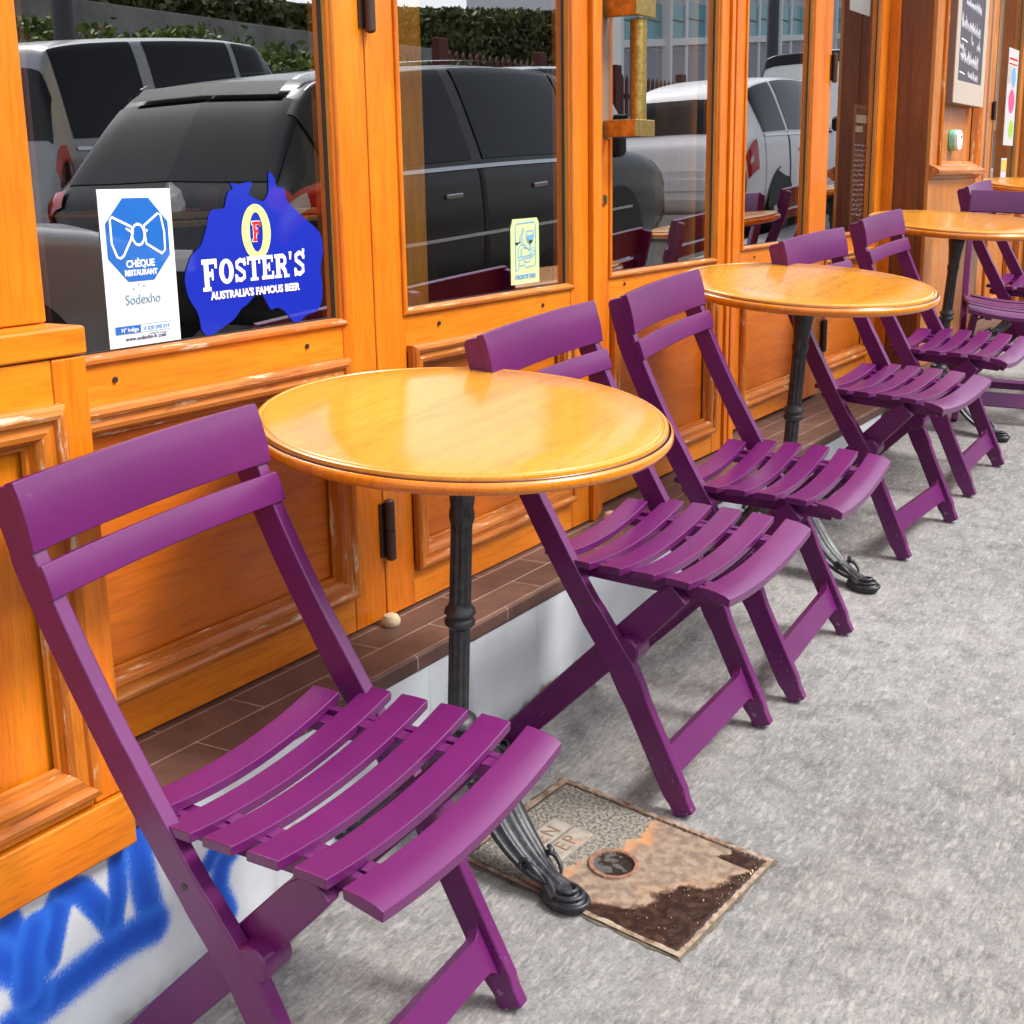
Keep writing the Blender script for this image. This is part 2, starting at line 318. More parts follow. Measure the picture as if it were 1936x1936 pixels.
tag(mb.build('kerb', M['kerb'], bevel=.01), kind='structure')
sheet('road', M['road'], -8, 45, -8.6, -1.5, roadz)
sheet('ground', M['kerb'], -120, 160, -120, -8.6, lambda x, y: roadz(max(-8, min(45, x)), 0) + .05, 40, 8)

# ------------------------------------------------------------ cafe front
LED = .459                       # level of the tiled doorstep
front = empty('cafe_front', Matrix.Translation((3, 1.4, LED)), label='orange varnished wooden cafe front with tall glazed doors behind the purple chairs', cat='shopfront')
front_inv = front.matrix_world.inverted()
def P(o):                        # parts are modelled in world space; undo the parent's offset
    o.parent = front; o.matrix_parent_inverse = front_inv; return o
# doorstep + riser
mb = MB(); mb.box(-2.5, 9.6, 1.236, 1.9, LED - .03, LED); P(mb.build('doorstep', M['tile'], bevel=.006))
seg = dict(a=([(0.899,0.401),(0.909,0.371),(0.935,0.372),(0.961,0.376),(0.984,0.404)],.017,.3), b=([(0.984,0.404),(0.966,0.366),(0.949,0.323)],.017,.4),
 c=([(0.984,0.404),(1.011,0.385),(1.034,0.349),(1.053,0.312)],.016,.3), d=([(1.053,0.312),(1.066,0.35),(1.072,0.42)],.014,.3),
 e=([(1.105,0.43),(1.11,0.347),(1.12,0.285)],.019,.7), g=([(0.871,0.262),(0.923,0.268),(0.989,0.276),(1.04,0.282),(1.086,0.283),(1.123,0.278)],.019,1.1),
 h=([(0.845,0.392),(0.88,0.36),(0.915,0.33),(0.925,0.28)],.022,.8), i=([(1.29,0.325),(1.256,0.306),(1.245,0.27),(1.261,0.225)],.014,.8),
 j=([(1.248,0.335),(1.228,0.317)],.010,.5), k=([(0.935,0.372),(0.923,0.348),(0.915,0.30)],.018,.6), l=([(1.30,.34),(1.33,.30),(1.37,.285)],.006,1.0), m=([(.80,.25),(.86,.23),(.90,.215)],.02,1.2))
def sdist(px, pz, pts):
    d = 9
    for (ax, az), (bx, bz) in zip(pts, pts[1:]):
        vx, vz = bx-ax, bz-az; tt = max(0, min(1, ((px-ax)*vx + (pz-az)*vz) / (vx*vx+vz*vz))); d = min(d, math.hypot(px-ax-tt*vx, pz-az-tt*vz))
    return d
def riser(x0, x1, nx, nz, y, name, label=None, graffiti=False):
    mb = MB(); rows = []
    for i in range(nx):
        x = x0 + (x1-x0)*i/(nx-1); zb = gzw(x, y) - .01; zt = LED - .03
        rows.append([(x, y, zb + (zt-zb)*j/(nz-1)) for j in range(nz)])
    mb.grid(rows); o = mb.build(name, M['riser'], smooth=True); me = o.data
    ca = me.color_attributes.new('paint', 'FLOAT_COLOR', 'POINT'); base = Vector((.60, .65, .69)); blue = Vector((.008, .085, .56)); blue2 = Vector((.03, .20, .85))
    for vi, v in enumerate(me.vertices):
        x, _, z = v.co; c = base.lerp(Vector((.72, .76, .80)), max(0, min(1, (1.55 - x)/.25))); hgt = z - gzw(x, y)
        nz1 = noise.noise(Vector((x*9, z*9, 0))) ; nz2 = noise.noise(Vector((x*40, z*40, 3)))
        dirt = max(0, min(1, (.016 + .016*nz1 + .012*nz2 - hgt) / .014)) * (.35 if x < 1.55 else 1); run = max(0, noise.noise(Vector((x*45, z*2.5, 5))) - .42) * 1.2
        c = c.lerp(Vector((.30, .30, .29)), min(.7, run)); c = c.lerp(Vector((.50, .52, .53)), max(0, nz1)*.35 + max(0, nz2)*.12)
        if graffiti:
            for pts, w, soft in seg.values():
                d = sdist(x, z, pts); e = .002 + .014 * soft
                if d < w + e:
                    k = 1 - max(0, min(1, (d - w) / e)); k = k*k*(3-2*k); k = max(0, min(1, k + (.55*noise.noise(Vector((x*420, z*420, 1))) if d > w*.9 else 0)))
                    c = c.lerp(blue.lerp(blue2, max(0, min(1, (d-w*.3)/(w*1.4)))), max(0, min(1, k)))
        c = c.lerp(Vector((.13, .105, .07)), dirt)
        ca.data[vi].color = (c.x, c.y, c.z, 1)
    if label: o['label'] = label
    return P(o)
riser(-2.5, .6, 30, 6, 1.24, 'riser_wall')
riser(.6, 1.5, 420, 130, 1.24, 'riser_wall', 'white riser wall sprayed with blue graffiti', True)
riser(1.5, 4.4, 700, 60, 1.24, 'riser_wall')
riser(4.4, 9.6, 200, 12, 1.24, 'riser_wall')
mb = MB()                       # moss and crumbs along the foot of the wall
for i in range(900):
    x = random.uniform(.7, 5.2) if random.random() < .5 else random.gauss(2.05, .12); y = 1.236 - abs(random.gauss(0, .007)); z = gzw(x, y); s = random.uniform(.0015, .0045)
    mb.add([(x-s, y, z-.001), (x+s, y-s*.5, z-.001), (x+s*.3, y+s, z-.001), (x, y, z+s*1.3)], [(0,1,3),(1,2,3),(2,0,3)])
P(tag(mb.build('moss', M['grime'], smooth=False), kind='stuff'))

def sweep_frame(x0, x1, z0, z1, y, prof, matH, matV, name, parent, inv):
    """picture-frame moulding: prof = [(inset, projection)], mitred at the corners"""
    q4 = [MB() for _ in range(4)]; n = len(prof)
    def ring(p): return [(x0+p[0], y-p[1], z0+p[0]), (x1-p[0], y-p[1], z0+p[0]), (x1-p[0], y-p[1], z1-p[0]), (x0+p[0], y-p[1], z1-p[0])]
    rg = [ring(p) for p in prof]
    for k in range(4):
        q4[k].add([r[k] for r in rg] + [r[(k+1) % 4] for r in rg], [(i, i+1, n+i+1, n+i) for i in range(n-1)])
        o = q4[k].build(name, matH if k % 2 == 0 else matV, ang=22); o.parent = parent; o.matrix_parent_inverse = inv
MOULD = [(0,0),(0,.012),(.004,.017),(.010,.0185),(.015,.016),(.017,.011),(.021,.011),(.027,.013),(.033,.011),(.038,.004),(.040,-.006),(.045,-.006),(.047,-.011)]
BEAD = [(-.009,0),(-.009,.004),(-.0065,.0065),(-.002,.007),(.0005,.004),(.001,0),(.003,-.003),(.004,-.0135)]
ZT = 2.75
def leaf(x0, x1, y, gx0, gx1, zb, label, gz0=1.0185, mz1=.955, mz0=.529, pins=(), dull=False):
    wv = M['wood_dull'] if dull else M['wood_v']; wh = M['wood_dull'] if dull else M['wood_h']
    d = empty('door', Matrix.Translation((x0, y, zb))); d['label'] = label; P(d); inv = (front.matrix_world @ d.matrix_parent_inverse @ d.matrix_basis).inverted()
    def S(o): o.parent = d; o.matrix_parent_inverse = inv; return o
    S(MB().box(x0, gx0, y, y+.045, zb, ZT).build('stile', wv, bevel=.0025)); S(MB().box(gx1, x1, y, y+.045, zb, ZT).build('stile', wv, bevel=.0025))
    S(MB().box(gx0, gx1, y+.0015, y+.045, mz1-.012, gz0+.0).build('rail', wh, bevel=.002))
    S(MB().box(gx0, gx1, y+.0015, y+.045, zb, mz0+.012).build('rail', wh, bevel=.002))
    S(MB().box(gx0-.002, gx1+.002, y+.016, y+.034, mz0, mz1).build('panel', M['wood_dull'] if dull else M['panel'], smooth=False))
    sweep_frame(gx0+.002, gx1-.002, mz0, mz1, y, MOULD, M['mould_h'], M['mould_v'], 'moulding', d, inv)
    sweep_frame(gx0, gx1, gz0, ZT-.06, y, BEAD, M['mould_h'], wv, 'glazing_bead', d, inv)
    S(MB().add([(gx0, y+.014, gz0-.001), (gx1, y+.014, gz0-.001), (gx1, y+.014, ZT), (gx0, y+.014, ZT)], [(0,1,2,3)]).build('pane', M['glass'], smooth=False, fix=False))
    g = MB().box(gx0, gx0+.007, y+.0145, y+.022, gz0, ZT).box(gx1-.011, gx1-.004, y+.0125, y+.0145, gz0, ZT).box(gx0, gx1-.012, y+.0125, y+.0145, gz0-.004, gz0+.006)
    S(g.build('gasket', M['gasket'], smooth=False)); S(MB().box(gx1-.004, gx1+.001, y+.0095, y+.014, gz0, ZT).build('gold_strip', M['gold'], smooth=False))
    for (px, pz) in pins:
        S(MB().lathe([(.0042, -.0015), (.0042, .0005), (.0028, .0008)], 10, (px, y, pz), axis='y').build('nail_hole', M['black']))
    return d
L1 = leaf(.93, 1.8885, 1.40, .985, 1.798, .462, 'glazed bay with the blue map sticker, left of the first table', pins=((1.285, .985), (1.70, .985)))
L2 = leaf(1.8915, 2.702, 1.40, 1.982, 2.618, .462, 'door leaf between the hinged post and the brass pull handle', pins=((2.09, .985), (2.49, .985)))
L3 = leaf(2.830, 3.606, 1.44, 2.890, 3.553, .466, 'door leaf with the brass pull handle', gz0=1.0225, mz1=.960, pins=((2.97, .995),))
L4 = leaf(3.742, 4.756, 1.51, 3.936, 4.550, .470, 'glazed leaf behind the second table', gz0=1.033, mz1=.966, pins=((4.05, 1.0),))
L5 = leaf(4.758, 5.575, 1.54, 4.825, 5.452, .474, 'glazed leaf with the maroon curtain', gz0=1.030, mz1=.965)
L6 = leaf(7.42, 8.46, 1.54, 7.66, 8.33, .474, 'glazed leaf with the colourful poster, right of the chalkboard', gz0=1.03, mz1=.965, dull=True)
def posts(spec, name='post', mt=None):
    mb = MB()
    for a in spec: mb.box(*a, LED+.001, ZT)
    return P(mb.build(name, mt or M['wood_v'], bevel=.003))
posts([(2.704, 2.722, 1.388, 1.46), (2.7235, 2.742, 1.394, 1.47), (2.7435, 2.775, 1.405, 1.47), (2.7765, 2.80, 1.415, 1.48), (2.8015, 2.8285, 1.428, 1.48)])
posts([(3.608, 3.628, 1.442, 1.5), (3.630, 3.655, 1.434, 1.5), (3.657, 3.676, 1.446, 1.5), (3.678, 3.714, 1.438, 1.5), (3.716, 3.740, 1.448, 1.55)])
posts([(5.577, 5.598, 1.50, 1.6)])
posts([(8.462, 8.60, 1.50, 1.6), (8.6, 9.6, 1.40, 1.6)], mt=M['wood_dull'])
# fascia above the doors and the wall over it
P(MB().box(-2.5, 9.6, 1.36, 1.62, ZT+.001, ZT+.5).build('fascia', M['wood_h'], bevel=.01))
P(MB().box(-2.5, 9.6, 1.45, 1.7, ZT+.502, ZT+5).build('upper_wall', M['stone'], smooth=False))
# left pilaster: boxed plinth with a moulded panel, slimmer shaft set back above it
pil = P(tag(MB().box(.40, 1.0755, 1.277, 1.44, 1.088, ZT).build('pilaster', M['wood_v'], bevel=.003), label='left pilaster with a boxed moulded base'))
def sub(o, par):
    o.parent = par; o.matrix_parent_inverse = (front.matrix_world @ par.matrix_parent_inverse @ par.matrix_basis).inverted(); return o
PF = 1.222
sub(MB().box(1.030, 1.0800, PF, 1.44, .5005, 1.052).box(.40, .50, PF, 1.44, .5005, 1.052).build('base_stile', M['wood_v'], bevel=.003), pil)
sub(MB().box(.5005, 1.0295, PF+.0015, 1.42, .9995, 1.052).box(.5005, 1.0295, PF+.0015, 1.42, .5005, .5175).build('base_rail', M['wood_h'], bevel=.002), pil)
sub(MB().box(.40, 1.0815, PF-.003, 1.44, 1.0535, 1.087).build('base_cap', M['wood_h'], bevel=.004), pil)
sub(MB().box(.49, 1.034, PF+.018, PF+.03, .515, 1.002).build('base_panel', M['wood_v'], smooth=False), pil)
sweep_frame(.499, 1.032, .516, 1.002, PF, [(a*1.05, b) for a, b in MOULD], M['mould_h'], M['mould_v'], 'base_moulding', pil, Matrix.Identity(4))
sub(MB().box(.40, 1.086, PF-.006, 1.44, .424, .499).build('base_skirting', M['wood_h'], bevel=.004), pil)
P(MB().box(-2.5, .398, 1.25, 1.5, .43, ZT).build('side_wall', M['wood_v'], bevel=.003))
# right pilaster
pr = P(tag(MB().box(5.600, 6.60, 1.385, 1.62, LED+.001, ZT).build('pilaster', M['wood_dull'], smooth=False), label='right pilaster with the chalkboard on it'))
y2 = 1.36
sub(MB().box(5.601, 5.735, y2, 1.384, LED+.002, ZT).box(6.46, 6.599, y2, 1.384, LED+.002, ZT).build('stile', M['wood_dull'], bevel=.003), pr)
sub(MB().box(5.736, 6.459, y2+.0015, 1.384, LED+.002, 1.245).build('rail', M['wood_dull'], bevel=.002), pr)
sub(MB().box(5.596, 5.5995, 1.375, 1.5, LED+.002, ZT).box(5.5925, 5.5995, 1.40, 1.45, LED+.002, ZT).build('return_panel', M['wood_dark'], bevel=.001), pr)
sweep_frame(5.72, 6.475, 1.2465, ZT-.05, y2, [(0,0),(0,.010),(.012,.016),(.026,.012),(.04,.004),(.05,-.010),(.055,-.02)], M['mould_h'], M['mould_v'], 'moulding', pr, Matrix.Identity(4))
led = MB(); prof = [(y2-.001, 1.225), (y2-.012, 1.228), (y2-.018, 1.238), (y2-.034, 1.243), (y2-.040, 1.252), (y2-.040, 1.262), (y2-.030, 1.270), (y2-.001, 1.283)]
led.prism(prof, 'x', 5.60, 6.47); sub(led.build('ledge', M['mould_h'], bevel=.001), pr)
posts([(6.602, 6.70, 1.44, 1.62), (6.702, 7.418, 1.52, 1.62)], mt=M['wood_dark'])
# ironmongery: barrel hinges, pull handle, lock, key box
def hinge(x, y, z0, z1, par):
    zm = (z0+z1)/2; h = MB().lathe([(.004,z0),(.0095,z0+.004),(.0095,zm-.001),(.007,zm-.0005),(.007,zm+.0005),(.0095,zm+.001),(.0095,z1-.004),(.004,z1)], 16, (x, y-.012, 0))
    h.box(x-.018, x+.018, y-.003, y-.0002, z0+.008, z1-.008); sub(h.build('hinge', M['hinge']), par)
hinge(1.893, 1.40, .572, .688, L2); hinge(1.893, 1.40, 1.485, 1.60, L2)
hinge(4.757, 1.51, 1.560, 1.66, L5); hinge(4.757, 1.51, .62, .74, L5); hinge(7.62, 1.54, 1.52, 1.62, L6)
hy = 1.44; ph = MB().box(2.8325, 2.884, hy-.004, hy-.0005, 1.335, 2.2); sub(ph.build('backplate', M['boardside'], bevel=.001), L3)
for nm, z0, z1 in (('bracket', 1.338, 1.376), ('bracket', 1.600, 1.66)):
    sub(MB().box(2.846, 2.87, hy-.088, hy-.0045, z0, z1).box(2.8705, 2.948, hy-.088, hy-.080, z0, z1).build(nm, M['brass'], bevel=.002), L3)
sub(MB().lathe([(.0195, 1.377), (.0195, 1.599)], 28, (2.918, hy-.058, 0)).lathe([(.0185, 1.661), (.0185, 2.1)], 28, (2.918, hy-.058, 0)).build('pull_bar', M['brass']), L3)
lk = MB().lathe([(.013,-.003),(.013,.0),(.009,.0)], 24, (2.856, hy-.001, 1.197), axis='y'); sub(lk.build('lock', M['brass']), L3)
sub(MB().box(2.854, 2.858, hy-.0055, hy-.0042, 1.188, 1.206).build('keyhole', M['black'], smooth=False), L3)
P(tag(MB().box(6.61, 6.66, 1.41, 1.4395, 1.60, 1.80).build('key_box', M['boardframe'], bevel=.003), label='small pale grey box beside the chalkboard'))
for x, y in ((1.862, 1.372), (2.735, 1.36)):
    tag(MB().lathe([(.014, 0), (.017, .004), (.0175, .012), (.013, .02), (.004, .024)], 20, (x, y, LED)).build('door_stop', M['stone']),
        'cream door stop on the tiles ' + ('behind the first table column' if x < 2 else 'under the brass handle door'), 'door stop', 'door stops')

# ------------------------------------------------------------ inside the cafe
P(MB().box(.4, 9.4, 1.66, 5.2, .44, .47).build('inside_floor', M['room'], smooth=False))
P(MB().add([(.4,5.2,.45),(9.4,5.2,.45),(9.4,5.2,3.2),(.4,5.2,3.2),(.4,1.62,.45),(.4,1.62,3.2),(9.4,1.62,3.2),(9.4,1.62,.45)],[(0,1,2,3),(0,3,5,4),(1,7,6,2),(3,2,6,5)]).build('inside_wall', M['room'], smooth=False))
P(tag(MB().box(2.24, 2.385, 1.62, 1.66, LED+.012, ZT).build('inside_post', M['ochre'], bevel=.006), label='ochre wooden post seen inside behind the middle door'))
P(tag(MB().box(3.70, 3.93, 1.66, 1.70, LED+.012, ZT).build('inside_post', M['ochre'], bevel=.006), label='ochre wooden post seen inside behind the handle door'))
def drape(x0, x1, y, z0, z1, name, mt, label):
    mb = MB(); n = 60; mb.grid([[(x0+(x1-x0)*i/n + lean*0, y + .012*math.sin(i*1.1), z) for z, lean in ((z0, 0), (z1, 1))] for i in range(n+1)])
    o = mb.build(name, mt); mo = o.modifiers.new('s', 'SOLIDIFY'); mo.thickness = .003; return tag(o, label, 'curtain')
drape(5.60, 5.95, 1.64, .49, 2.7, 'curtain', M['maroon'], 'dark maroon curtain hanging inside the leaf left of the right pilaster')
drape(1.19, 1.355, 1.60, .49, 1.75, 'curtain', M['maroon'], 'dark red curtain edge at the far left window')
ctr = empty('counter', Matrix.Translation((1.75, 1.8, .47)), label='dark counter with a brass edge inside the left window', cat='counter'); ci = ctr.matrix_world.inverted()
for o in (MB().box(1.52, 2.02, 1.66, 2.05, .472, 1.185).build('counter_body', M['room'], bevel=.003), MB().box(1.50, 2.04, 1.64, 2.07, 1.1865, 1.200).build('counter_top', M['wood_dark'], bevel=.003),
          MB().box(1.50, 2.04, 1.632, 1.6395, 1.176, 1.186).box(1.50, 2.04, 1.632, 1.6395, 1.19, 1.2).build('brass_edge', M['brass'], bevel=.001)):
    o.parent = ctr; o.matrix_parent_inverse = ci
def napkin(x, y, z, w, h, seed, label):
    rnd = random.Random(seed); mb = MB(); pts = []
    for j, (r, zz) in enumerate(((w*.9, 0), (w, h*.35), (w*.85, h*.75), (w*.35, h))):
        pts.append([(x + r*(1+.25*rnd.uniform(-1,1))*math.cos(k*math.pi/3.5), y + .7*r*(1+.25*rnd.uniform(-1,1))*math.sin(k*math.pi/3.5), z + zz + .006*rnd.uniform(-1,1)*(j>0)) for k in range(8)])
    for row in pts: row[7] = row[0]
    mb.grid(pts); mb.f.append(tuple(24+k for k in range(7))); tag(mb.build('napkin', M['paper'], smooth=False), label, 'napkin', 'crumpled napkins inside the window')
napkin(1.665, 1.70, 1.2005, .022, .035, 1, 'crumpled white napkin above the tall white sticker'); napkin(1.745, 1.72, 1.2005, .026, .045, 4, 'crumpled white napkin beside the dark cup')
tag(MB().lathe([(.014,1.2006),(.024,1.24),(.022,1.24),(.012,1.203)], 20, (1.80, 1.69, 0)).build('cup', M['maroon']), 'dark red cup on the counter inside the left window', 'cup')

# ------------------------------------------------------------ stickers on the glass
ST = 1.4132
s1 = empty('meal_voucher_sticker', Matrix.Translation((1.36, ST, 1.03)), label='tall white sticker with a blue octagon and bow tie on the left window', cat='sticker'); i1 = s1.matrix_world.inverted()
def on(o, par, inv): o.parent = par; o.matrix_parent_inverse = inv; return o
mb = MB(); flat_poly(mb, [(1.293,1.025),(1.429,1.025),(1.429,1.240),(1.293,1.240)], ST-.0004); on(mb.build('card', M['paper'], smooth=False), s1, i1)
bx = 1.361; oc = [(bx + .0585*math.cos(R(22.5+45*k))*1.08, 1.171 + .0585*math.sin(R(22.5+45*k))*1.05) for k in range(8)]
mb = MB(); flat_poly(mb, oc, ST-.0010); on(mb.build('octagon', M['blue'], smooth=False), s1, i1)
mb = MB(); yb = ST-.0014
def loop(pts, w=.0035): stroke2(mb, pts, w, yb, True)
loop([(bx-.050,1.199),(bx-.046,1.203),(bx-.012,1.189),(bx-.009,1.183),(bx-.014,1.172),(bx-.030,1.150),(bx-.036,1.147),(bx-.042,1.149),(bx-.050,1.168)])
loop([(bx+.012,1.190),(bx+.040,1.206),(bx+.045,1.204),(bx+.050,1.180),(bx+.049,1.155),(bx+.043,1.150),(bx+.014,1.165)])
loop([(bx+.012*math.cos(k*math.pi/6), 1.178+.0145*math.sin(k*math.pi/6)) for k in range(12)])
stroke2(mb, [(bx-.022,1.187),(bx-.012,1.182)], .003, yb); stroke2(mb, [(bx+.012,1.180),(bx+.018,1.184)], .003, yb); stroke2(mb, [(bx-.014,1.176),(bx-.011,1.172)], .003, yb)
on(mb.build('bow_tie', M['lettering'], smooth=False), s1, i1)
T = lambda s, x, z, size, mt, par, inv, **k: on(text_obj('lettering', s, size, mt, None, facing(x, k.pop('y', ST-.0012), z, k.pop('rot', 0)), **k), par, inv)
T('CHÈQUE', bx, 1.134, .0135, M['lettering'], s1, i1, offset=.0004); T('RESTAURANT', bx, 1.1225, .0108, M['lettering'], s1, i1, offset=.0004, sx=.92)
T('Sodexho', bx, 1.083, .020, M['greyblue'], s1, i1, sx=.95); T('www.sodexho-fr.com', bx, 1.033, .0088, M['navy'], s1, i1)
mb = MB(); flat_poly(mb, [(1.305,1.0535),(1.352,1.0535),(1.352,1.0435),(1.305,1.0435)], ST-.0010); on(mb.build('band', M['blue'], smooth=False), s1, i1)
mb = MB(); stroke2(mb, [(1.305,1.0540),(1.412,1.0540),(1.416,1.0485),(1.412,1.0430),(1.305,1.0430),(1.301,1.0485)], .0008, ST-.0011, True)
for dx, dz in ((-.018,.0), (-.008,.006), (.002,.003)): stroke2(mb, [(bx+dx,1.104+dz),(bx+dx+.003,1.104+dz)], .003, ST-.0011)
stroke2(mb, [(1.297,1.029),(1.297,1.236),(1.425,1.236),(1.425,1.029)], .0006, ST-.0011, True); on(mb.build('print_lines', M['greyblue'], smooth=False), s1, i1)
T('N° Indigo', 1.331, 1.0455, .0082, M['lettering'], s1, i1, y=ST-.0014); T('0 820 098 019', 1.383, 1.0452, .0085, M['skyblue'], s1, i1)
T('0,118 € TTC la minute', 1.385, 1.0385, .0036, M['greyblue'], s1, i1)
# the map-shaped beer sticker
AU = [(1.465,1.0266),(1.4544,1.037),(1.4525,1.0511),(1.4474,1.0655),(1.4359,1.0803),(1.4295,1.0967),(1.4283,1.115),(1.4366,1.1325),(1.446,1.1456),(1.4653,1.1582),(1.4732,1.1715),(1.4815,1.1871),(1.4862,1.2006),(1.4953,1.2083),(1.5191,1.21),(1.5257,1.2248),(1.5317,1.2339),(1.5407,1.2372),(1.5364,1.2464),(1.55,1.244),(1.5678,1.2462),(1.5839,1.2472),(1.5792,1.2356),(1.5768,1.2286),(1.5941,1.2212),(1.6084,1.2186),(1.6208,1.2327),(1.6232,1.2588),(1.6289,1.2611),(1.6374,1.2516),(1.6419,1.2396),(1.6587,1.237),(1.663,1.22),(1.6829,1.2049),(1.7053,1.1894),(1.7322,1.1735),(1.7453,1.1578),(1.7475,1.1347),(1.7393,1.1096),(1.7413,1.0837),(1.7392,1.058),(1.7254,1.041),(1.6963,1.0359),(1.6795,1.0272),(1.6637,1.0287),(1.6456,1.0455),(1.6272,1.0546),(1.6118,1.0523),(1.6016,1.0642),(1.5916,1.0773),(1.5769,1.0772),(1.5576,1.0655),(1.5427,1.0595),(1.5273,1.0465),(1.4982,1.035),(1.4733,1.0257)]
s2 = empty('beer_sticker', Matrix.Translation((1.6, ST, 1.03)), label='royal blue map shaped beer sticker with white lettering on the left window', cat='sticker'); i2 = s2.matrix_world.inverted()
kx = lambda p: (p[0]*1.0125, (p[1]-1.239)*1.0125+1.239)      # onto the pane's own plane
# smooth the outline a little
pts = [Vector(kx(p)) for p in AU]; sm = []
for i in range(len(pts)):
    p0, p1, p2, p3 = pts[i-1], pts[i], pts[(i+1) % len(pts)], pts[(i+2) % len(pts)]
    for q in (0, .33, .66): sm.append(.5*((2*p1) + (-p0+p2)*q + (2*p0-5*p1+4*p2-p3)*q*q + (-p0+3*p1-3*p2+p3)*q**3))
mb = MB(); flat_poly(mb, [(p.x, p.y) for p in sm], ST-.0004); on(mb.build('map', M['royal'], smooth=False), s2, i2)
ox, oz = 1.607, 1.172
def ell(rx, rz, n=40, cx=ox, cz=oz): return [(cx + rx*math.cos(2*math.pi*k/n), cz + rz*math.sin(2*math.pi*k/n)) for k in range(n)]
def ring(outer, inner, y, name, mt, par, inv):
    mb = MB(); n = len(outer); mb.v += [(p[0], y, p[1]) for p in outer] + [(p[0], y, p[1]) for p in inner]
    mb.f += [(i, (i+1) % n, (i+1) % n + n, i + n) for i in range(n)]; return on(mb.build(name, mt, smooth=False), par, inv)
ring(ell(.0335, .0425), ell(.0150, .0300), ST-.0012, 'big_letter_o', M['lightgreen'], s2, i2)
def slab(mb, ch, x, z, w, h, y, st=.30, sf=.16):
    """heavy slab-serif capitals from strokes; returns advance"""
    S = w*st; F = h*sf
    B = lambda a, b, c, d: flat_poly(mb, [(x+a, z+c), (x+b, z+c), (x+b, z+d), (x+a, z+d)], y)
    if ch in 'FE':
        B(.0, w*.52, 0, F*.8); B(w*.12, w*.12+S, 0, h); B(0, w*.95, h-F, h); B(w*.8, w*.95, h*.70, h); B(w*.12, w*.68, h*.44, h*.44+F); B(w*.58, w*.70, h*.33, h*.68)
        if ch == 'E': B(0, w, 0, F); B(w*.85, w, 0, h*.32)
    elif ch == 'T': B(0, w, h-F, h); B(w*.5-S/2, w*.5+S/2, 0, h); B(w*.2, w*.8, 0, F*.8); B(0, w*.13, h*.68, h); B(w*.87, w, h*.68, h)
    elif ch == 'O':
        a = [(x+w/2+w*.5*math.cos(t*math.pi/14), z+h/2+h*.52*math.sin(t*math.pi/14)) for t in range(28)]; b = [(x+w/2+w*.19*math.cos(t*math.pi/14), z+h/2+h*.34*math.sin(t*math.pi/14)) for t in range(28)]
        n0 = len(mb.v); mb.v += [(p[0], y, p[1]) for p in a+b]; mb.f += [(n0+i, n0+(i+1) % 28, n0+(i+1) % 28+28, n0+i+28) for i in range(28)]
    elif ch == 'S':
        stroke2(mb, [(x+w*.88,z+h*.72),(x+w*.80,z+h*.86),(x+w*.5,z+h*.92),(x+w*.2,z+h*.82),(x+w*.2,z+h*.64),(x+w*.5,z+h*.52),(x+w*.8,z+h*.38),(x+w*.8,z+h*.18),(x+w*.5,z+h*.08),(x+w*.2,z+h*.13),(x+w*.1,z+h*.28)], w*.26, y)
        B(w*.82, w*.95, h*.66, h); B(.02*w, w*.15, 0, h*.34)
    elif ch == 'R':
        B(w*.0, w*.5, 0, F*.8); B(w*.1, w*.1+S, 0, h); B(0, w*.3, h-F, h); stroke2(mb, [(x+w*.3,z+h*.92),(x+w*.65,z+h*.92),(x+w*.8,z+h*.8),(x+w*.8,z+h*.65),(x+w*.65,z+h*.52),(x+w*.3,z+h*.5)], w*.22, y)
        stroke2(mb, [(x+w*.55,z+h*.5),(x+w*.75,z+h*.3),(x+w*.85,z+.0)], w*.24, y); B(w*.68, w*1.08, 0, F*.8)
    elif ch == "'": flat_poly(mb, [(x+w*.1,z+h*1.0),(x+w*.8,z+h*1.0),(x+w*.55,z+h*.68),(x+w*.2,z+h*.68)], y)
mb = MB(); x = 1.4815; zl = 1.0985
for k, (ch, w, h) in enumerate((('F',.034,.047),('O',.032,.036),('S',.026,.036),('T',.030,.037),('E',.029,.037),('R',.032,.037),("'",.010,.040),('S',.028,.040))):
    slab(mb, ch, x, zl + (-.009 if k == 0 else .0), w, h, ST-.0012 - .00005*k); x += w + .0025
on(mb.build('brand_lettering', M['lettering'], smooth=False), s2, i2)
mb = MB(); slab(mb, 'F', 1.5975, 1.158, .020, .030, ST-.0016); on(mb.build('small_letter_f', M['red'], smooth=False), s2, i2)
mb = MB(); slab(mb, 'F', 1.5960, 1.157, .022, .032, ST-.0014, .38, .2); on(mb.build('letter_outline', M['lettering'], smooth=False), s2, i2)
T("AUSTRALIA'S FAMOUS BEER", 1.600, 1.0765, .0158, M['lettering'], s2, i2, offset=.0006, sx=1.05)
T('®', 1.7175, 1.136, .008, M['lettering'], s2, i2)
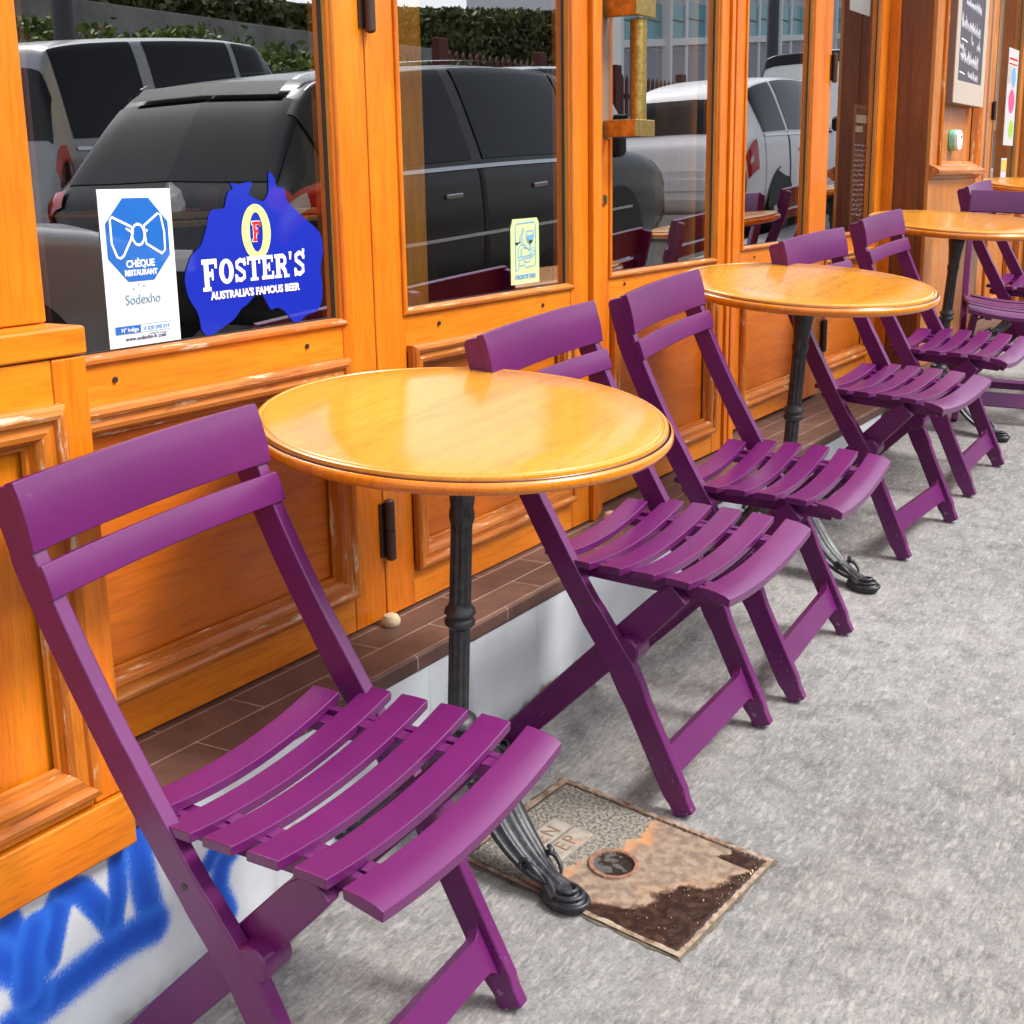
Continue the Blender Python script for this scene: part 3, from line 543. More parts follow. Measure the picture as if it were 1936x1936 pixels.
# meal ticket sticker on the second leaf
s3 = empty('meal_ticket_sticker', Matrix.Translation((2.43, 1.412, 1.03)), label='small pale green sticker with a roast chicken drawing low on the middle door', cat='sticker'); i3 = s3.matrix_world.inverted()
a, b, c_, d_ = 2.380, 2.498, 1.034, 1.168; YS = 1.4132
mb = MB(); flat_poly(mb, [(a,c_),(b,c_),(b,d_-.010),(b-.008,d_),(a+.009,d_-.001),(a,d_-.020)], YS-.0004); on(mb.build('card', M['lime'], smooth=False), s3, i3)
mb = MB(); K = lambda *p, w=.0022, cl=False: stroke2(mb, [(a+(b-a)*u, c_+(d_-c_)*v) for u, v in p], w, YS-.0011, cl)
K((.16,.22),(.16,.88),(.20,.92),(.82,.94),(.87,.88),(.87,.27),(.5,.25),(.5,.29),(.28,.28),(.24,.22),(.16,.21)); K((.24,.41),(.84,.44)); K((.28,.37),(.78,.41)); K((.24,.41),(.27,.55),(.35,.60),(.48,.60),(.57,.54),(.68,.50),(.80,.56),(.84,.50),(.72,.47),(.64,.44))
K((.36,.42),(.36,.52),(.44,.56),(.54,.54)); K((.28,.37),(.28,.29)); K((.70,.40),(.66,.34),(.52,.32),(.46,.36))
K((.55,.80),(.54,.70),(.60,.62),(.67,.60),(.74,.64),(.80,.71),(.80,.81),(.55,.80)); K((.68,.60),(.68,.51),w=.004); K((.30,.62),(.32,.72),(.40,.80),(.42,.86)); K((.34,.62),(.37,.72),(.45,.80),(.46,.84)); K((.40,.62),(.43,.70)); on(mb.build('drawing', M['skyblue'], smooth=False), s3, i3)
mb = MB(); flat_poly(mb, [(a+(b-a)*u, c_+(d_-c_)*v) for u, v in ((.58,.74),(.78,.745),(.77,.67),(.58,.665))], YS-.0013); on(mb.build('drink', M['skyblue'], smooth=False), s3, i3)
mb = MB(); flat_poly(mb, [(a+(b-a)*u, c_+(d_-c_)*v) for u, v in ((.14,.64),(.34,.645),(.20,.595))], YS-.0014); flat_poly(mb, [(a+(b-a)*u, c_+(d_-c_)*v) for u, v in ((.60,.655),(.78,.66),(.70,.60))], YS-.0014); on(mb.build('torn_patch', M['black'], smooth=False), s3, i3)
T('CHEQUE DE TABLE', (a+b)/2, c_+.011, .0125, M['skyblue'], s3, i3, y=YS-.0012, sx=.80, offset=.0003)

# ------------------------------------------------------------ chalkboard, door bell, menu, posters
cb = empty('chalkboard', Matrix.Translation((6.08, 1.34, 1.53)), label='grey framed chalkboard with white handwriting hung on the right pilaster', cat='chalkboard'); ic = cb.matrix_world.inverted()
on(MB().box(5.80, 6.375, 1.335, 1.384, 1.53, 2.35).build('board_box', M['boardside'], bevel=.002), cb, ic)
fy = 1.328
on(MB().box(5.80, 5.86, fy, 1.3345, 1.53, 2.35).box(6.305, 6.375, fy, 1.3345, 1.53, 2.35).box(5.8605, 6.3045, fy, 1.3345, 1.53, 1.62).box(5.8605, 6.3045, fy, 1.3345, 2.29, 2.35).build('frame', M['boardframe'], bevel=.002), cb, ic)
on(MB().box(5.861, 6.304, 1.3325, 1.3345, 1.621, 2.289).build('slate', M['board'], smooth=False), cb, ic)
rnd = random.Random(3); mb = MB()
def scrawl(x, z, w, h, slope=-.06):
    p = []; n = int(w / .017)
    for i in range(n*3): p.append((x + w*i/(n*3) + rnd.uniform(-.003,.003), z + slope*w*i/(n*3) + h*(.5 + .5*math.sin(i*2.1 + rnd.uniform(-.4,.4)))*rnd.uniform(.4, 1.15)))
    stroke2(mb, p, .0055, 1.3318)
for x, z, w, h in ((5.90,1.655,.10,.004),(6.05,1.64,.20,.035),(5.90,1.70,.34,.055),(5.88,1.745,.07,.03),(5.90,1.785,.12,.004),(6.08,1.77,.05,.05),(6.19,1.755,.08,.045),(5.89,1.83,.36,.06),(5.95,1.92,.30,.045),(5.92,1.99,.10,.004),(5.90,2.03,.28,.05),(5.88,2.075,.06,.02),(5.92,2.15,.36,.004),(6.0,2.2,.28,.05),(6.02,2.25,.2,.03)): scrawl(x, z, w, h)
on(mb.build('handwriting', M['chalk'], smooth=False), cb, ic)
bell = empty('bell_switch', Matrix.Translation((6.05, 1.383, 1.33)), label='white oval bell switch with a mint side under the chalkboard', cat='switch'); ib = bell.matrix_world.inverted()
ov = lambda r, w: [(6.05 + w*math.cos(t*math.pi/12), 1.386 + r*math.copysign(abs(math.sin(t*math.pi/12))**.6, math.sin(t*math.pi/12))) for t in range(24)]
on(MB().prism(ov(.044, .050), 'y', 1.362, 1.3835).build('back_shell', M['mint'], bevel=.002), bell, ib); on(MB().prism(ov(.042, .047), 'y', 1.345, 1.3615).build('front_cover', M['white'], bevel=.004), bell, ib)
on(MB().box(6.06, 6.075, 1.3435, 1.3448, 1.395, 1.405).box(6.06, 6.072, 1.3435, 1.3448, 1.36, 1.366).build('marks', M['navy'], smooth=False), bell, ib)
mn = empty('menu_board', Matrix.Translation((5.2, 1.575, 1.0)), label='gold framed handwritten menu inside the glass left of the maroon curtain', cat='menu'); im = mn.matrix_world.inverted()
mb = MB(); YM = 1.578
on(MB().box(5.27, 5.50, YM, YM+.006, 1.03, 1.515).build('menu_card', mat('brown menu card', '#3d2416', .6), smooth=False), mn, im)
stroke2(mb, [(5.28,1.04),(5.28,1.505),(5.49,1.505),(5.49,1.04)], .006, YM-.0012, True); on(mb.build('gold_frame', M['gold'], smooth=False), mn, im)
mb = MB(); rnd = random.Random(5)
for r_ in range(15):
    zz = 1.09 + r_*.019; x = 5.295
    while x < 5.46: w = rnd.uniform(.02, .05); stroke2(mb, [(x + w*k/5, zz + rnd.uniform(0, .010)) for k in range(6)], .0026, YM-.0013); x += w + .012
on(mb.build('handwriting', M['chalk'], smooth=False), mn, im)
on(MB().box(5.29, 5.44, YM-.003, YM-.001, 1.445, 1.475).box(5.29, 5.39, YM-.003, YM-.001, 1.41, 1.433).build('label_strip', M['boardframe'], smooth=False), mn, im)
tag(MB().box(5.12, 5.38, 1.565, 1.567, 1.84, 2.3).build('notice', M['paper'], smooth=False), 'white notice taped high behind the glass near the maroon curtain', 'notice')
ps = empty('poster', Matrix.Translation((8.1, 1.55, 1.44)), label='white poster with coloured bubbles on the far right leaf', cat='poster'); ip = ps.matrix_world.inverted()
on(MB().box(8.03, 8.31, 1.5515, 1.5525, 1.40, 1.92).build('sheet', M['paper'], smooth=False), ps, ip)
for nm, cx, cz, rx, rz, mt in (('bubble',8.09,1.78,.04,.05,M['boardframe']),('bubble',8.2,1.77,.06,.055,M['skyblue']),('bubble',8.18,1.64,.085,.065,M['pink']),('bubble',8.22,1.49,.065,.05,M['green'])):
    mb = MB(); flat_poly(mb, ell(rx, rz, 20, cx, cz), 1.551); on(mb.build(nm, mt, smooth=False), ps, ip)
on(MB().box(8.05, 8.28, 1.5505, 1.5512, 1.86, 1.87).box(8.05, 8.28, 1.5505, 1.5512, 1.835, 1.842).build('print_lines', M['red'], smooth=False), ps, ip)
tg = empty('tag_sticker', Matrix.Translation((7.95, 1.55, 1.1)), label='narrow yellow and white sticker low on the far right leaf', cat='sticker'); it = tg.matrix_world.inverted()
on(MB().box(8.02, 8.17, 1.5515, 1.5525, 1.08, 1.33).build('sheet', M['paper'], smooth=False), tg, it); on(MB().box(8.03, 8.16, 1.5503, 1.5512, 1.26, 1.32).build('yellow_top', M['yellow'], smooth=False), tg, it)

# ------------------------------------------------------------ chairs
def curve_poly(cl, w):
    """2D ribbon of width w(i) along centreline cl -> closed polygon"""
    L = []; Rt = []; n = len(cl)
    for i, p in enumerate(cl):
        a = Vector(cl[max(0, i-1)]); b = Vector(cl[min(n-1, i+1)]); t = (b-a).normalized(); nn = Vector((-t.y, t.x)); ww = w[i]/2
        L.append(Vector(p) + nn*ww); Rt.append(Vector(p) - nn*ww)
    return [tuple(v) for v in L] + [tuple(v) for v in reversed(Rt)]
def spline(pts, n=6):
    out = []; P_ = [Vector(p) for p in pts]
    for i in range(len(P_)-1):
        p0, p1, p2, p3 = P_[max(0,i-1)], P_[i], P_[i+1], P_[min(len(P_)-1, i+2)]
        for k in range(n):
            q = k/n; out.append(.5*((2*p1) + (-p0+p2)*q + (2*p0-5*p1+4*p2-p3)*q*q + (-p0+3*p1-3*p2+p3)*q**3))
    out.append(P_[-1]); return out
def make_chair():
    root = empty('folding_chair')
    pu, pw = M['purple'], M['purple_wear']
    # long side bars: front foot -> knee at the pivot -> seat -> back
    cl = [tuple(p) for p in spline([(.012,.004),(.045,.062),(.100,.162),(.148,.250)], 4)] + [tuple(p) for p in spline([(.178,.290),(.232,.362),(.298,.460),(.360,.560),(.412,.655),(.440,.716),(.458,.770)], 5)]
    ws = [.036 if p[1] < .03 else .044 if p[1] < .2 else .050 if p[1] < .27 else .046 if p[1] < .33 else .042 if p[1] < .5 else .040 if p[1] < .7 else .034 if p[1] < .765 else .022 for p in cl]
    poly = curve_poly(cl, ws)
    for s in (-1, 1):
        x0, x1 = (s*.200, s*.179); mb = MB(); mb.prism(poly, 'x', min(x0, x1), max(x0, x1)); mb.build('side_bar', pw, root, bevel=.003, seg=2)
    cl2 = [(.402,.001), (.385,.020), (.300,.120), (.158,.286), (.090,.366), (.062,.394)]
    ws2 = [.036, .046, .051, .052, .050, .040]
    poly2 = curve_poly(cl2, ws2)
    for s in (-1, 1):
        x0, x1 = s*.176, s*.155; mb = MB(); mb.prism(poly2, 'x', min(x0, x1), max(x0, x1)); mb.build('rear_leg', pw, root, bevel=.003, seg=2)
        mb = MB(); a0, a1 = sorted((s*.1985, s*.150)); mb.lathe([(.021, a0), (.024, a0+.003), (.024, a1-.003), (.021, a1)], 24, (0, .141, .279), axis='x'); mb.build('pivot_boss', pu, root, bevel=.001)
    for s in (-1, 1):
        mb = MB(); a0, a1 = sorted((s*.1995, s*.2008)); mb.lathe([(.0045, a0), (.0045, a1)], 12, (0, .226, .352), axis='x'); mb.build('screw', M['hinge'], root)
    # front stretcher: H web with filleted corners, in the plane of the lower bars
    d = Vector((.47, .883)); nrm = Vector((-.883, .47)); o0 = Vector((.012, .0))
    def fil(cx, cz, r, a0, a1, n=6): return [(cx + r*math.cos(R(a0+(a1-a0)*k/n)), cz + r*math.sin(R(a0+(a1-a0)*k/n))) for k in range(n+1)]
    def web(name, zlo, zhi, half, r, org, dr, nr, th):
        pts = [(-half, zlo-r)] + [(-half+r - r*math.cos(R(a)), zlo - r + r*math.sin(R(a))) for a in range(0, 91, 15)] + [(half-r + r*math.sin(R(a)), zlo - r + r*math.cos(R(a))) for a in range(0, 91, 15)] \
            + [(half, zhi+r)] + [(half - r + r*math.cos(R(a)), zhi + r - r*math.sin(R(a))) for a in range(0, 91, 15)] + [(-half+r - r*math.sin(R(a)), zhi + r - r*math.cos(R(a))) for a in range(0, 91, 15)] + [(-half, zhi+r)]
        q = []
        for p in pts:
            if not q or (Vector(p)-Vector(q[-1])).length > 1e-5: q.append(p)
        n = len(q); vs = []
        for off in (-th/2, th/2):
            for (u, v) in q: p = org + dr*v + nr*off; vs.append((u, p.x, p.y))
        mb = MB(); mb.add(vs, [tuple(range(n)), tuple(range(2*n-1, n-1, -1))] + [(i, (i+1) % n, (i+1) % n + n, i+n) for i in range(n)]); mb.build(name, pu, root, bevel=.002)
    web('front_stretcher', .070, .120, .179, .022, o0, d, nrm, .018)
    d2 = Vector((-.635, .772)); web('rear_stretcher', .085, .125, .155, .016, Vector((.400, 0)), d2, Vector((.772, .635)), .016)
    # seat rails that carry the slats
    rail = spline([(-.018,.388),(.02,.394),(.10,.393),(.20,.390),(.31,.387)], 5)
    for s in (-1, 1):
        mb = MB(); x0, x1 = s*.140, s*.118; pl = curve_poly([tuple(p) for p in rail], [.016]*len(rail)); mb.prism(pl, 'x', min(x0,x1), max(x0,x1)); mb.build('seat_rail', pu, root, bevel=.002)
        mb = MB(); x0, x1 = s*.154, s*.142; pl = curve_poly([(-.005,.392),(.08,.396),(.2,.393),(.30,.390)], [.022,.028,.028,.024]); mb.prism(pl, 'x', min(x0,x1), max(x0,x1)); mb.build('apron_rail', pu, root, bevel=.002)
    SAG = .0195
    def slat(name, half, prof, n=16, depth=SAG, axis='seat'):
        """prof: closed list of (y,z) section points; bowed along x"""
        mb = MB(); rows = []; k = len(prof)
        for i in range(n+1):
            u = -1 + 2*i/n; x = u*half; dz = depth*(u*u - 1)
            rows += [(x, y + (-dz*.9 if axis == 'back' else 0), z + (dz if axis == 'seat' else -dz*.2)) for y, z in prof]
        fs = [(i*k+j, i*k+(j+1) % k, (i+1)*k+(j+1) % k, (i+1)*k+j) for i in range(n) for j in range(k)] + [tuple(range(k)), tuple(n*k+j for j in range(k-1, -1, -1))]
        mb.add(rows, fs); return mb.build(name, pu, root, bevel=.0018, seg=2, ang=40)
    def sec(y0, y1, z0, z1, th=.013): return [(y0, z0-th), (y1, z1-th), (y1, z1), ((y0+y1)/2, (z0+z1)/2+.0008), (y0, z0)]
    for (y0, y1), (z0, z1) in zip(((.036,.079),(.098,.140),(.159,.200),(.216,.256)), ((.4275,.428),(.4275,.426),(.4245,.423),(.4215,.420))):
        slat('seat_slat', .197, sec(y0, y1, z0, z1))
    slat('seat_slat', .165, sec(.277, .320, .4185, .4175), depth=.017)
    slat('front_slat', .200, [(-.0345,.4025),(.0135,.4135),(.0150,.4275),(-.010,.4255),(-.026,.4215),(-.0355,.4165)])
    for s in (-1, 1):
        for yc in (.026, .0905, .1525, .2125): MB().box(s*.129-.010, s*.129+.010, yc-.009, yc+.009, .397, .4065).build('slat_link', pu, root, bevel=.001)
    # back slats, bowed backwards, with a slightly dished section
    def bsec(p, q, th=.015, dish=.004):
        p, q = Vector(p), Vector(q); t = (q-p).normalized(); nn = Vector((-t.y, t.x)); f = []
        for k in range(7): u = k/6; f.append(p.lerp(q, u) + nn*(dish*(1-(2*u-1)**2))*1.0)
        b = [v - (-nn)*th for v in reversed(f)]
        return [(v.x, v.y) for v in f] + [(v.x, v.y) for v in b]
    slat('back_slat', .202, bsec((.423, .701), (.446, .777), dish=.003), axis='back', depth=.008)
    slat('back_slat', .202, bsec((.399, .651), (.414, .688), dish=.001), axis='back', depth=.008)
    return root
chair = make_chair()
tag(chair, label='purple slatted folding chair in the foreground, left of the first table', cat='chair', group='purple folding chairs along the cafe front')
chair.matrix_world = gmat(1.168, .800, 2.0)
for x, y, yaw, lb in ((2.117, .802, 0, 'purple folding chair to the right of the first table, partly behind its top'), (2.636, .790, 2.5, 'purple folding chair second right of the first table, its full back showing'),
                      (3.565, .795, -5, 'purple folding chair just right of the second table'), (4.212, .782, -1, 'purple folding chair between the second and third tables'),
                      (5.62, .79, 0, 'purple folding chair half hidden behind the pale backed chair, before the far table'), (7.25, .80, 0, 'purple folding chair at the far right edge behind the far table')):
    c = copy_tree(chair); c.matrix_world = gmat(x, y, yaw); c['label'] = lb
c = copy_tree(chair); c.matrix_world = gmat(4.93, .86, -73); c['label'] = 'purple folding chair turned to face along the street, past the third table'
# ------------------------------------------------------------ tables
def make_table():
    root = empty('bistro_table')
    MB().lathe([(.05,.690),(.268,.690),(.282,.6905),(.2905,.694),(.2945,.700),(.2945,.706),(.2915,.7105),(.2903,.7108)], 160).build('table_rim', M['rim'], root, ang=60)
    MB().lathe([(.2902,.7108),(.2888,.7096),(.2872,.7112),(.2868,.7124)], 160).build('groove', M['rim_worn'], root, ang=80)
    MB().lathe([(.2867,.7100),(.2867,.7140),(.2858,.7170),(.2835,.7185),(.2812,.7183),(.2800,.7168),(.2788,.7166),(.2775,.7182),(.2750,.7190),(.2,.7192),(.05,.7192)], 160).build('table_top', M['table'], root, ang=40)
    fl = lambda t, z: 1 + .07*math.cos(10*t)
    MB().lathe([(.030,.42-.02),(.0165,.405),(.0165,.54),(.0175,.555)], 80, mod=lambda t, z: 1 + (.07*math.cos(10*t) if .404 < z < .56 else 0)).build('column', M['iron'], root) if 0 else None
    MB().lathe([(.0165,.415),(.0160,.548)], 80, mod=fl).build('column', M['iron'], root, ang=70); MB().lathe([(.0165,.20),(.0160,.377)], 80, mod=fl).build('column', M['iron'], root, ang=70)
    MB().lathe([(.017,.546),(.0195,.556),(.0195,.566),(.0175,.572),(.019,.585),(.0225,.62),(.0265,.645),(.0275,.652),(.0245,.656),(.0255,.665),(.030,.684),(.0345,.6895)], 40, mod=lambda t, z: 1 + .03*math.cos(10*t)).build('capital', M['iron'], root, ang=50)
    MB().lathe([(.0165,.373),(.0235,.380),(.0245,.386),(.0205,.391),(.022,.396),(.025,.400),(.0235,.406),(.0185,.411),(.0175,.418)], 40).build('collar', M['iron'], root, ang=50)
    MB().lathe([(.020,.115),(.036,.125),(.046,.145),(.044,.165),(.030,.185),(.026,.20),(.032,.208),(.030,.216),(.019,.224)], 48, mod=lambda t, z: 1 + .09*math.cos(9*t)*(1 if z < .19 else 0)).build('hub', M['iron_dusty'], root, ang=50)
    MB().lathe([(.04,.690),(.085,.6892),(.085,.686),(.034,.684)], 32).build('mounting_plate', M['iron'], root)
    for nm_ in ('table_rim', 'groove', 'table_top'):
        o_ = [q for q in bpy.data.objects if q.parent == root and q.name.startswith(nm_)][0]
        for v_ in o_.data.vertices: v_.co.x *= 1.055; v_.co.y *= 1.055
    for k, a in enumerate((-106, 14, 134)):
        leg = MB(); path = spline([(.020,.165),(.050,.158),(.090,.115),(.135,.070),(.185,.038),(.225,.024),(.250,.018)], 5); n = len(path); wd = []; ht = []
        for i in range(n):
            u = i/(n-1); wd.append(.022 + .020*math.sin(min(1, u*1.25)*math.pi) - .004*u if u < .8 else .019 + (u-.8)*.06); ht.append(.034 - .020*u)
        rows = []; S = 54
        for i, p in enumerate(path):
            q = path[min(n-1, i+1)] - path[max(0, i-1)]; q.normalize(); up = Vector((-q.y, q.x))
            for s in range(S):
                t = 2*math.pi*s/S; rd = 1 + .22*math.cos(9*(t-math.pi/2)) if i < n-2 else 1
                lx = wd[i]*math.cos(t)*(1 + .04*math.cos(9*t)); uz = ht[i]*math.sin(t)*.55*rd*(1.15 if math.sin(t) > 0 else .9); c2 = p + up*uz
                rows.append((c2.x, lx, max(.001, c2.y)))
        leg.add(rows, [(i*S+j, i*S+(j+1) % S, (i+1)*S+(j+1) % S, (i+1)*S+j) for i in range(n-1) for j in range(S)] + [tuple(range(S)), tuple((n-1)*S+j for j in range(S-1, -1, -1))])
        for vx, side in ((.085, 1), (.085, -1), (.19, 1), (.19, -1)):    # leaf curls along the flanks
            r = .013 if vx < .1 else .008; z0 = .135 if vx < .1 else .052
            leg.tube([(vx + r*math.cos(q_*.5)*(1-q_*.05), side*(.030 if vx < .1 else .022) + side*q_*.0015, z0 + r*math.sin(q_*.5)*(1-q_*.05)) for q_ in range(11)], [.005*(1-.06*q_) for q_ in range(11)], 7)
        # scrolled toe: oval sole with nested scroll ridges wrapped round a central boss
        so = MB().lathe([(.55,.0),(.95,.002),(1.0,.008),(.97,.014),(.80,.020),(.45,.027),(.15,.030)], 32, (0, 0, 0)); leg.add([(.250 + v[0]*.042, v[1]*.030, v[2]+.001) for v in so.v], so.f)
        for rr, zz, th in ((.95, .012, .0045), (.72, .021, .0042), (.47, .028, .0038)):
            leg.tube([(.252 + .042*rr*math.cos(R(w_)), .030*rr*math.sin(R(w_)), zz + .004*math.cos(R(w_))) for w_ in range(-150, 151, 20)], [th*(.55 + .45*math.cos(R(w_)*.5)) for w_ in range(-150, 151, 20)], 7)
        for sd_ in (-1, 1): leg.tube([(.205 - .02*math.cos(w_*.45), sd_*(.019 + .006*math.sin(w_*.5)), .040 + .012*math.sin(w_*.6)) for w_ in range(8)], [.0065*(1 - w_*.09) for w_ in range(8)], 7)
        mt = Matrix.Rotation(R(a), 4, 'Z'); leg.v = [tuple(mt @ Vector(v)) for v in leg.v]
        leg.build('claw_leg', M['iron_dusty'], root, ang=60)
    return root
tab = make_table(); tag(tab, label='round orange wooden bistro table on a black iron column in the foreground', cat='table', group='round bistro tables')
tab.matrix_world = gmat(1.67, 1.115, 0)
for x, y, lb in ((3.185, 1.100, 'round wooden bistro table second from the foreground, reflecting the doors'), (4.80, 1.105, 'round wooden bistro table in front of the right pilaster'), (6.62, 1.105, 'round wooden bistro table cut by the right edge of the view, farthest away')):
    c = copy_tree(tab); c.matrix_world = gmat(x, y, 0); c['label'] = lb

# ------------------------------------------------------------ manhole cover
mh = empty('manhole_cover', MG @ Matrix(((.9929, .0804, 0, 1.572), (-.1179, .9968, 0, .670), (0, 0, 1, 0), (0, 0, 0, 1))), label='rusty rectangular manhole cover with a round key hole and raised letters in the pavement', cat='manhole cover')
mb = MB(); NX, NY = 190, 250; rows = []; cols = []
N = lambda x, y, s, z=0: noise.fractal(Vector((x*s, y*s, z)), .8, 2.1, 5)
for i in range(NX+1):
    row = []
    for j in range(NY+1):
        u = .31*i/NX; v = .41*j/NY; n1 = N(u, v, 14); edge = min(u, .31-u, v, .41-v) + .0018*N(u, v, 40, 9); n2 = N(u, v, 60, 3); n3 = N(u, v, 190, 7); h = .0022
        if edge < .010: h += .0020 + .0015*n2; col = Vector((.16, .09, .05)).lerp(Vector((.36, .28, .21)), max(0, min(1, .5 + n2)))
        elif edge < .014: h -= .001; col = Vector((.05, .032, .022))
        else:
            conc = v - max(.216, .290 - .44*u) + .022*n1 + .004*n2; dark = .182 - .66*u + .012*math.sin(u*60) + .030*n1 + .005*n2 - v
            if u > .262 and v < .075 + .03*n1: dark = .01
            if dark > 0: cbase = Vector((.15, .085, .05)); col = Vector((.022, .010, .006)).lerp(Vector((.055, .028, .016)), max(0, min(1, .3 + n2))); col = cbase.lerp(col, min(1, dark/.010)); h += -.0008 + .0004*n3
            elif conc > 0: k = max(0, min(1, .5 + 1.6*n3)); col = Vector((.10, .095, .082)).lerp(Vector((.27, .25, .21)), k); h += .0014*n3
            else:
                k = max(0, min(1, .5 + 1.1*n2)); col = Vector((.29, .215, .15)).lerp(Vector((.165, .115, .085)), k); r_ = max(0, 1 - abs(conc)/.03)
                r_ = max(r_, max(0, 1 - abs(dark)/.018)*.4); col = col.lerp(Vector((.50, .22, .08)), min(1, r_*(.6 + n1))); h += .0006*n2
            dh = math.hypot(u-.138, v-.198)
            if dh < .041:
                if dh > .033: h = .0062; col = Vector((.16, .075, .05)).lerp(Vector((.30, .15, .09)), max(0, min(1, .5+n2)))
                else: h = .0016 + .0006*n2; col = Vector((.022, .014, .010)) if n1 + n2*.5 > -.12 else Vector((.07, .07, .068))
            if .088 < u < .192 and .268 < v < .352 and not dh < .041:
                h = .0042; col = Vector((.24, .215, .175)).lerp(Vector((.33, .30, .26)), max(0, min(1, .5 + n2)))
                if abs(v - .310) < .0018 or u < .0905 or u > .1895 or v < .2705 or v > .3495: h = .0030; col = Vector((.16, .14, .11))
                if n1 > .25: col = col.lerp(Vector((.42, .20, .10)), .6)
        row.append((u, v, h)); cols.append(col)
    rows.append(row)
mb.grid(rows); cov = mb.build('cover', None, mh, ang=60)
ca = cov.data.color_attributes.new('paint', 'FLOAT_COLOR', 'POINT')
for k, c_2 in enumerate(cols): ca.data[k].color = (c_2.x, c_2.y, c_2.z, 1)
m = mat('rusted cover', rough=.7); t = NT(m); a_ = t.new('ShaderNodeVertexColor'); a_.layer_name = 'paint'; t.base(a_.outputs[0]); t.l.new(t.ramp(a_.outputs[0], [(.02, .28), (.09, .75)]), t.b.inputs['Roughness']); t.bump(t.noise(t.coord(), 500, 4), .3, .001); cov.data.materials.append(m)
skirt = MB(); skirt.box(0.004, .306, .004, .406, -.03, -.0075); skirt.build('cover_body', M['iron_dusty'], mh)
rust = mat('rusty lettering', '#7d5f49', .8)
for s_, vv in (('EN', .3175), ('EP', .2775)):
    o = text_obj('lettering', s_, .038, rust, mh, Matrix.Translation((.140, vv, .0044)), offset=-.0003, extrude=.0006, space=1.25)
debris = MB(); rnd = random.Random(9)
for k in range(60):
    u = rnd.uniform(.02, .29); v = rnd.uniform(.015, max(.03, .17-.6*u)); s = rnd.uniform(.0006, .0016) * (3.2 if k < 3 else 1)
    debris.add([(u-s, v-s, .002), (u+s, v-s*.4, .002), (u+s*.5, v+s, .002), (u, v, .0025+s)], [(0,1,3),(1,2,3),(2,0,3),(0,2,1)])
debris.build('grit', M['stone'], mh, smooth=False)
# crack of dirt where the frame meets the asphalt
rim = MB(); rnd = random.Random(12); per = []
for (ax, ay), (bx_, by_) in (((0,0),(.31,0)), ((.31,0),(.31,.41)), ((.31,.41),(0,.41)), ((0,.41),(0,0))):
    for k in range(24): per.append((ax+(bx_-ax)*k/24, ay+(by_-ay)*k/24))
per.append(per[0]); rim.grid([[(.155+(p[0]-.155)*(1+rnd.uniform(.008,.05)), .205+(p[1]-.205)*(1+rnd.uniform(.006,.038)), .0012) for p in per[:-1]], [(p[0], p[1], .0022) for p in per[:-1]]])
n_p = len(per)-1; rim.f.append((n_p-1, 0, n_p, 2*n_p-1)); rim.build('joint', M['grime'], mh, smooth=False)

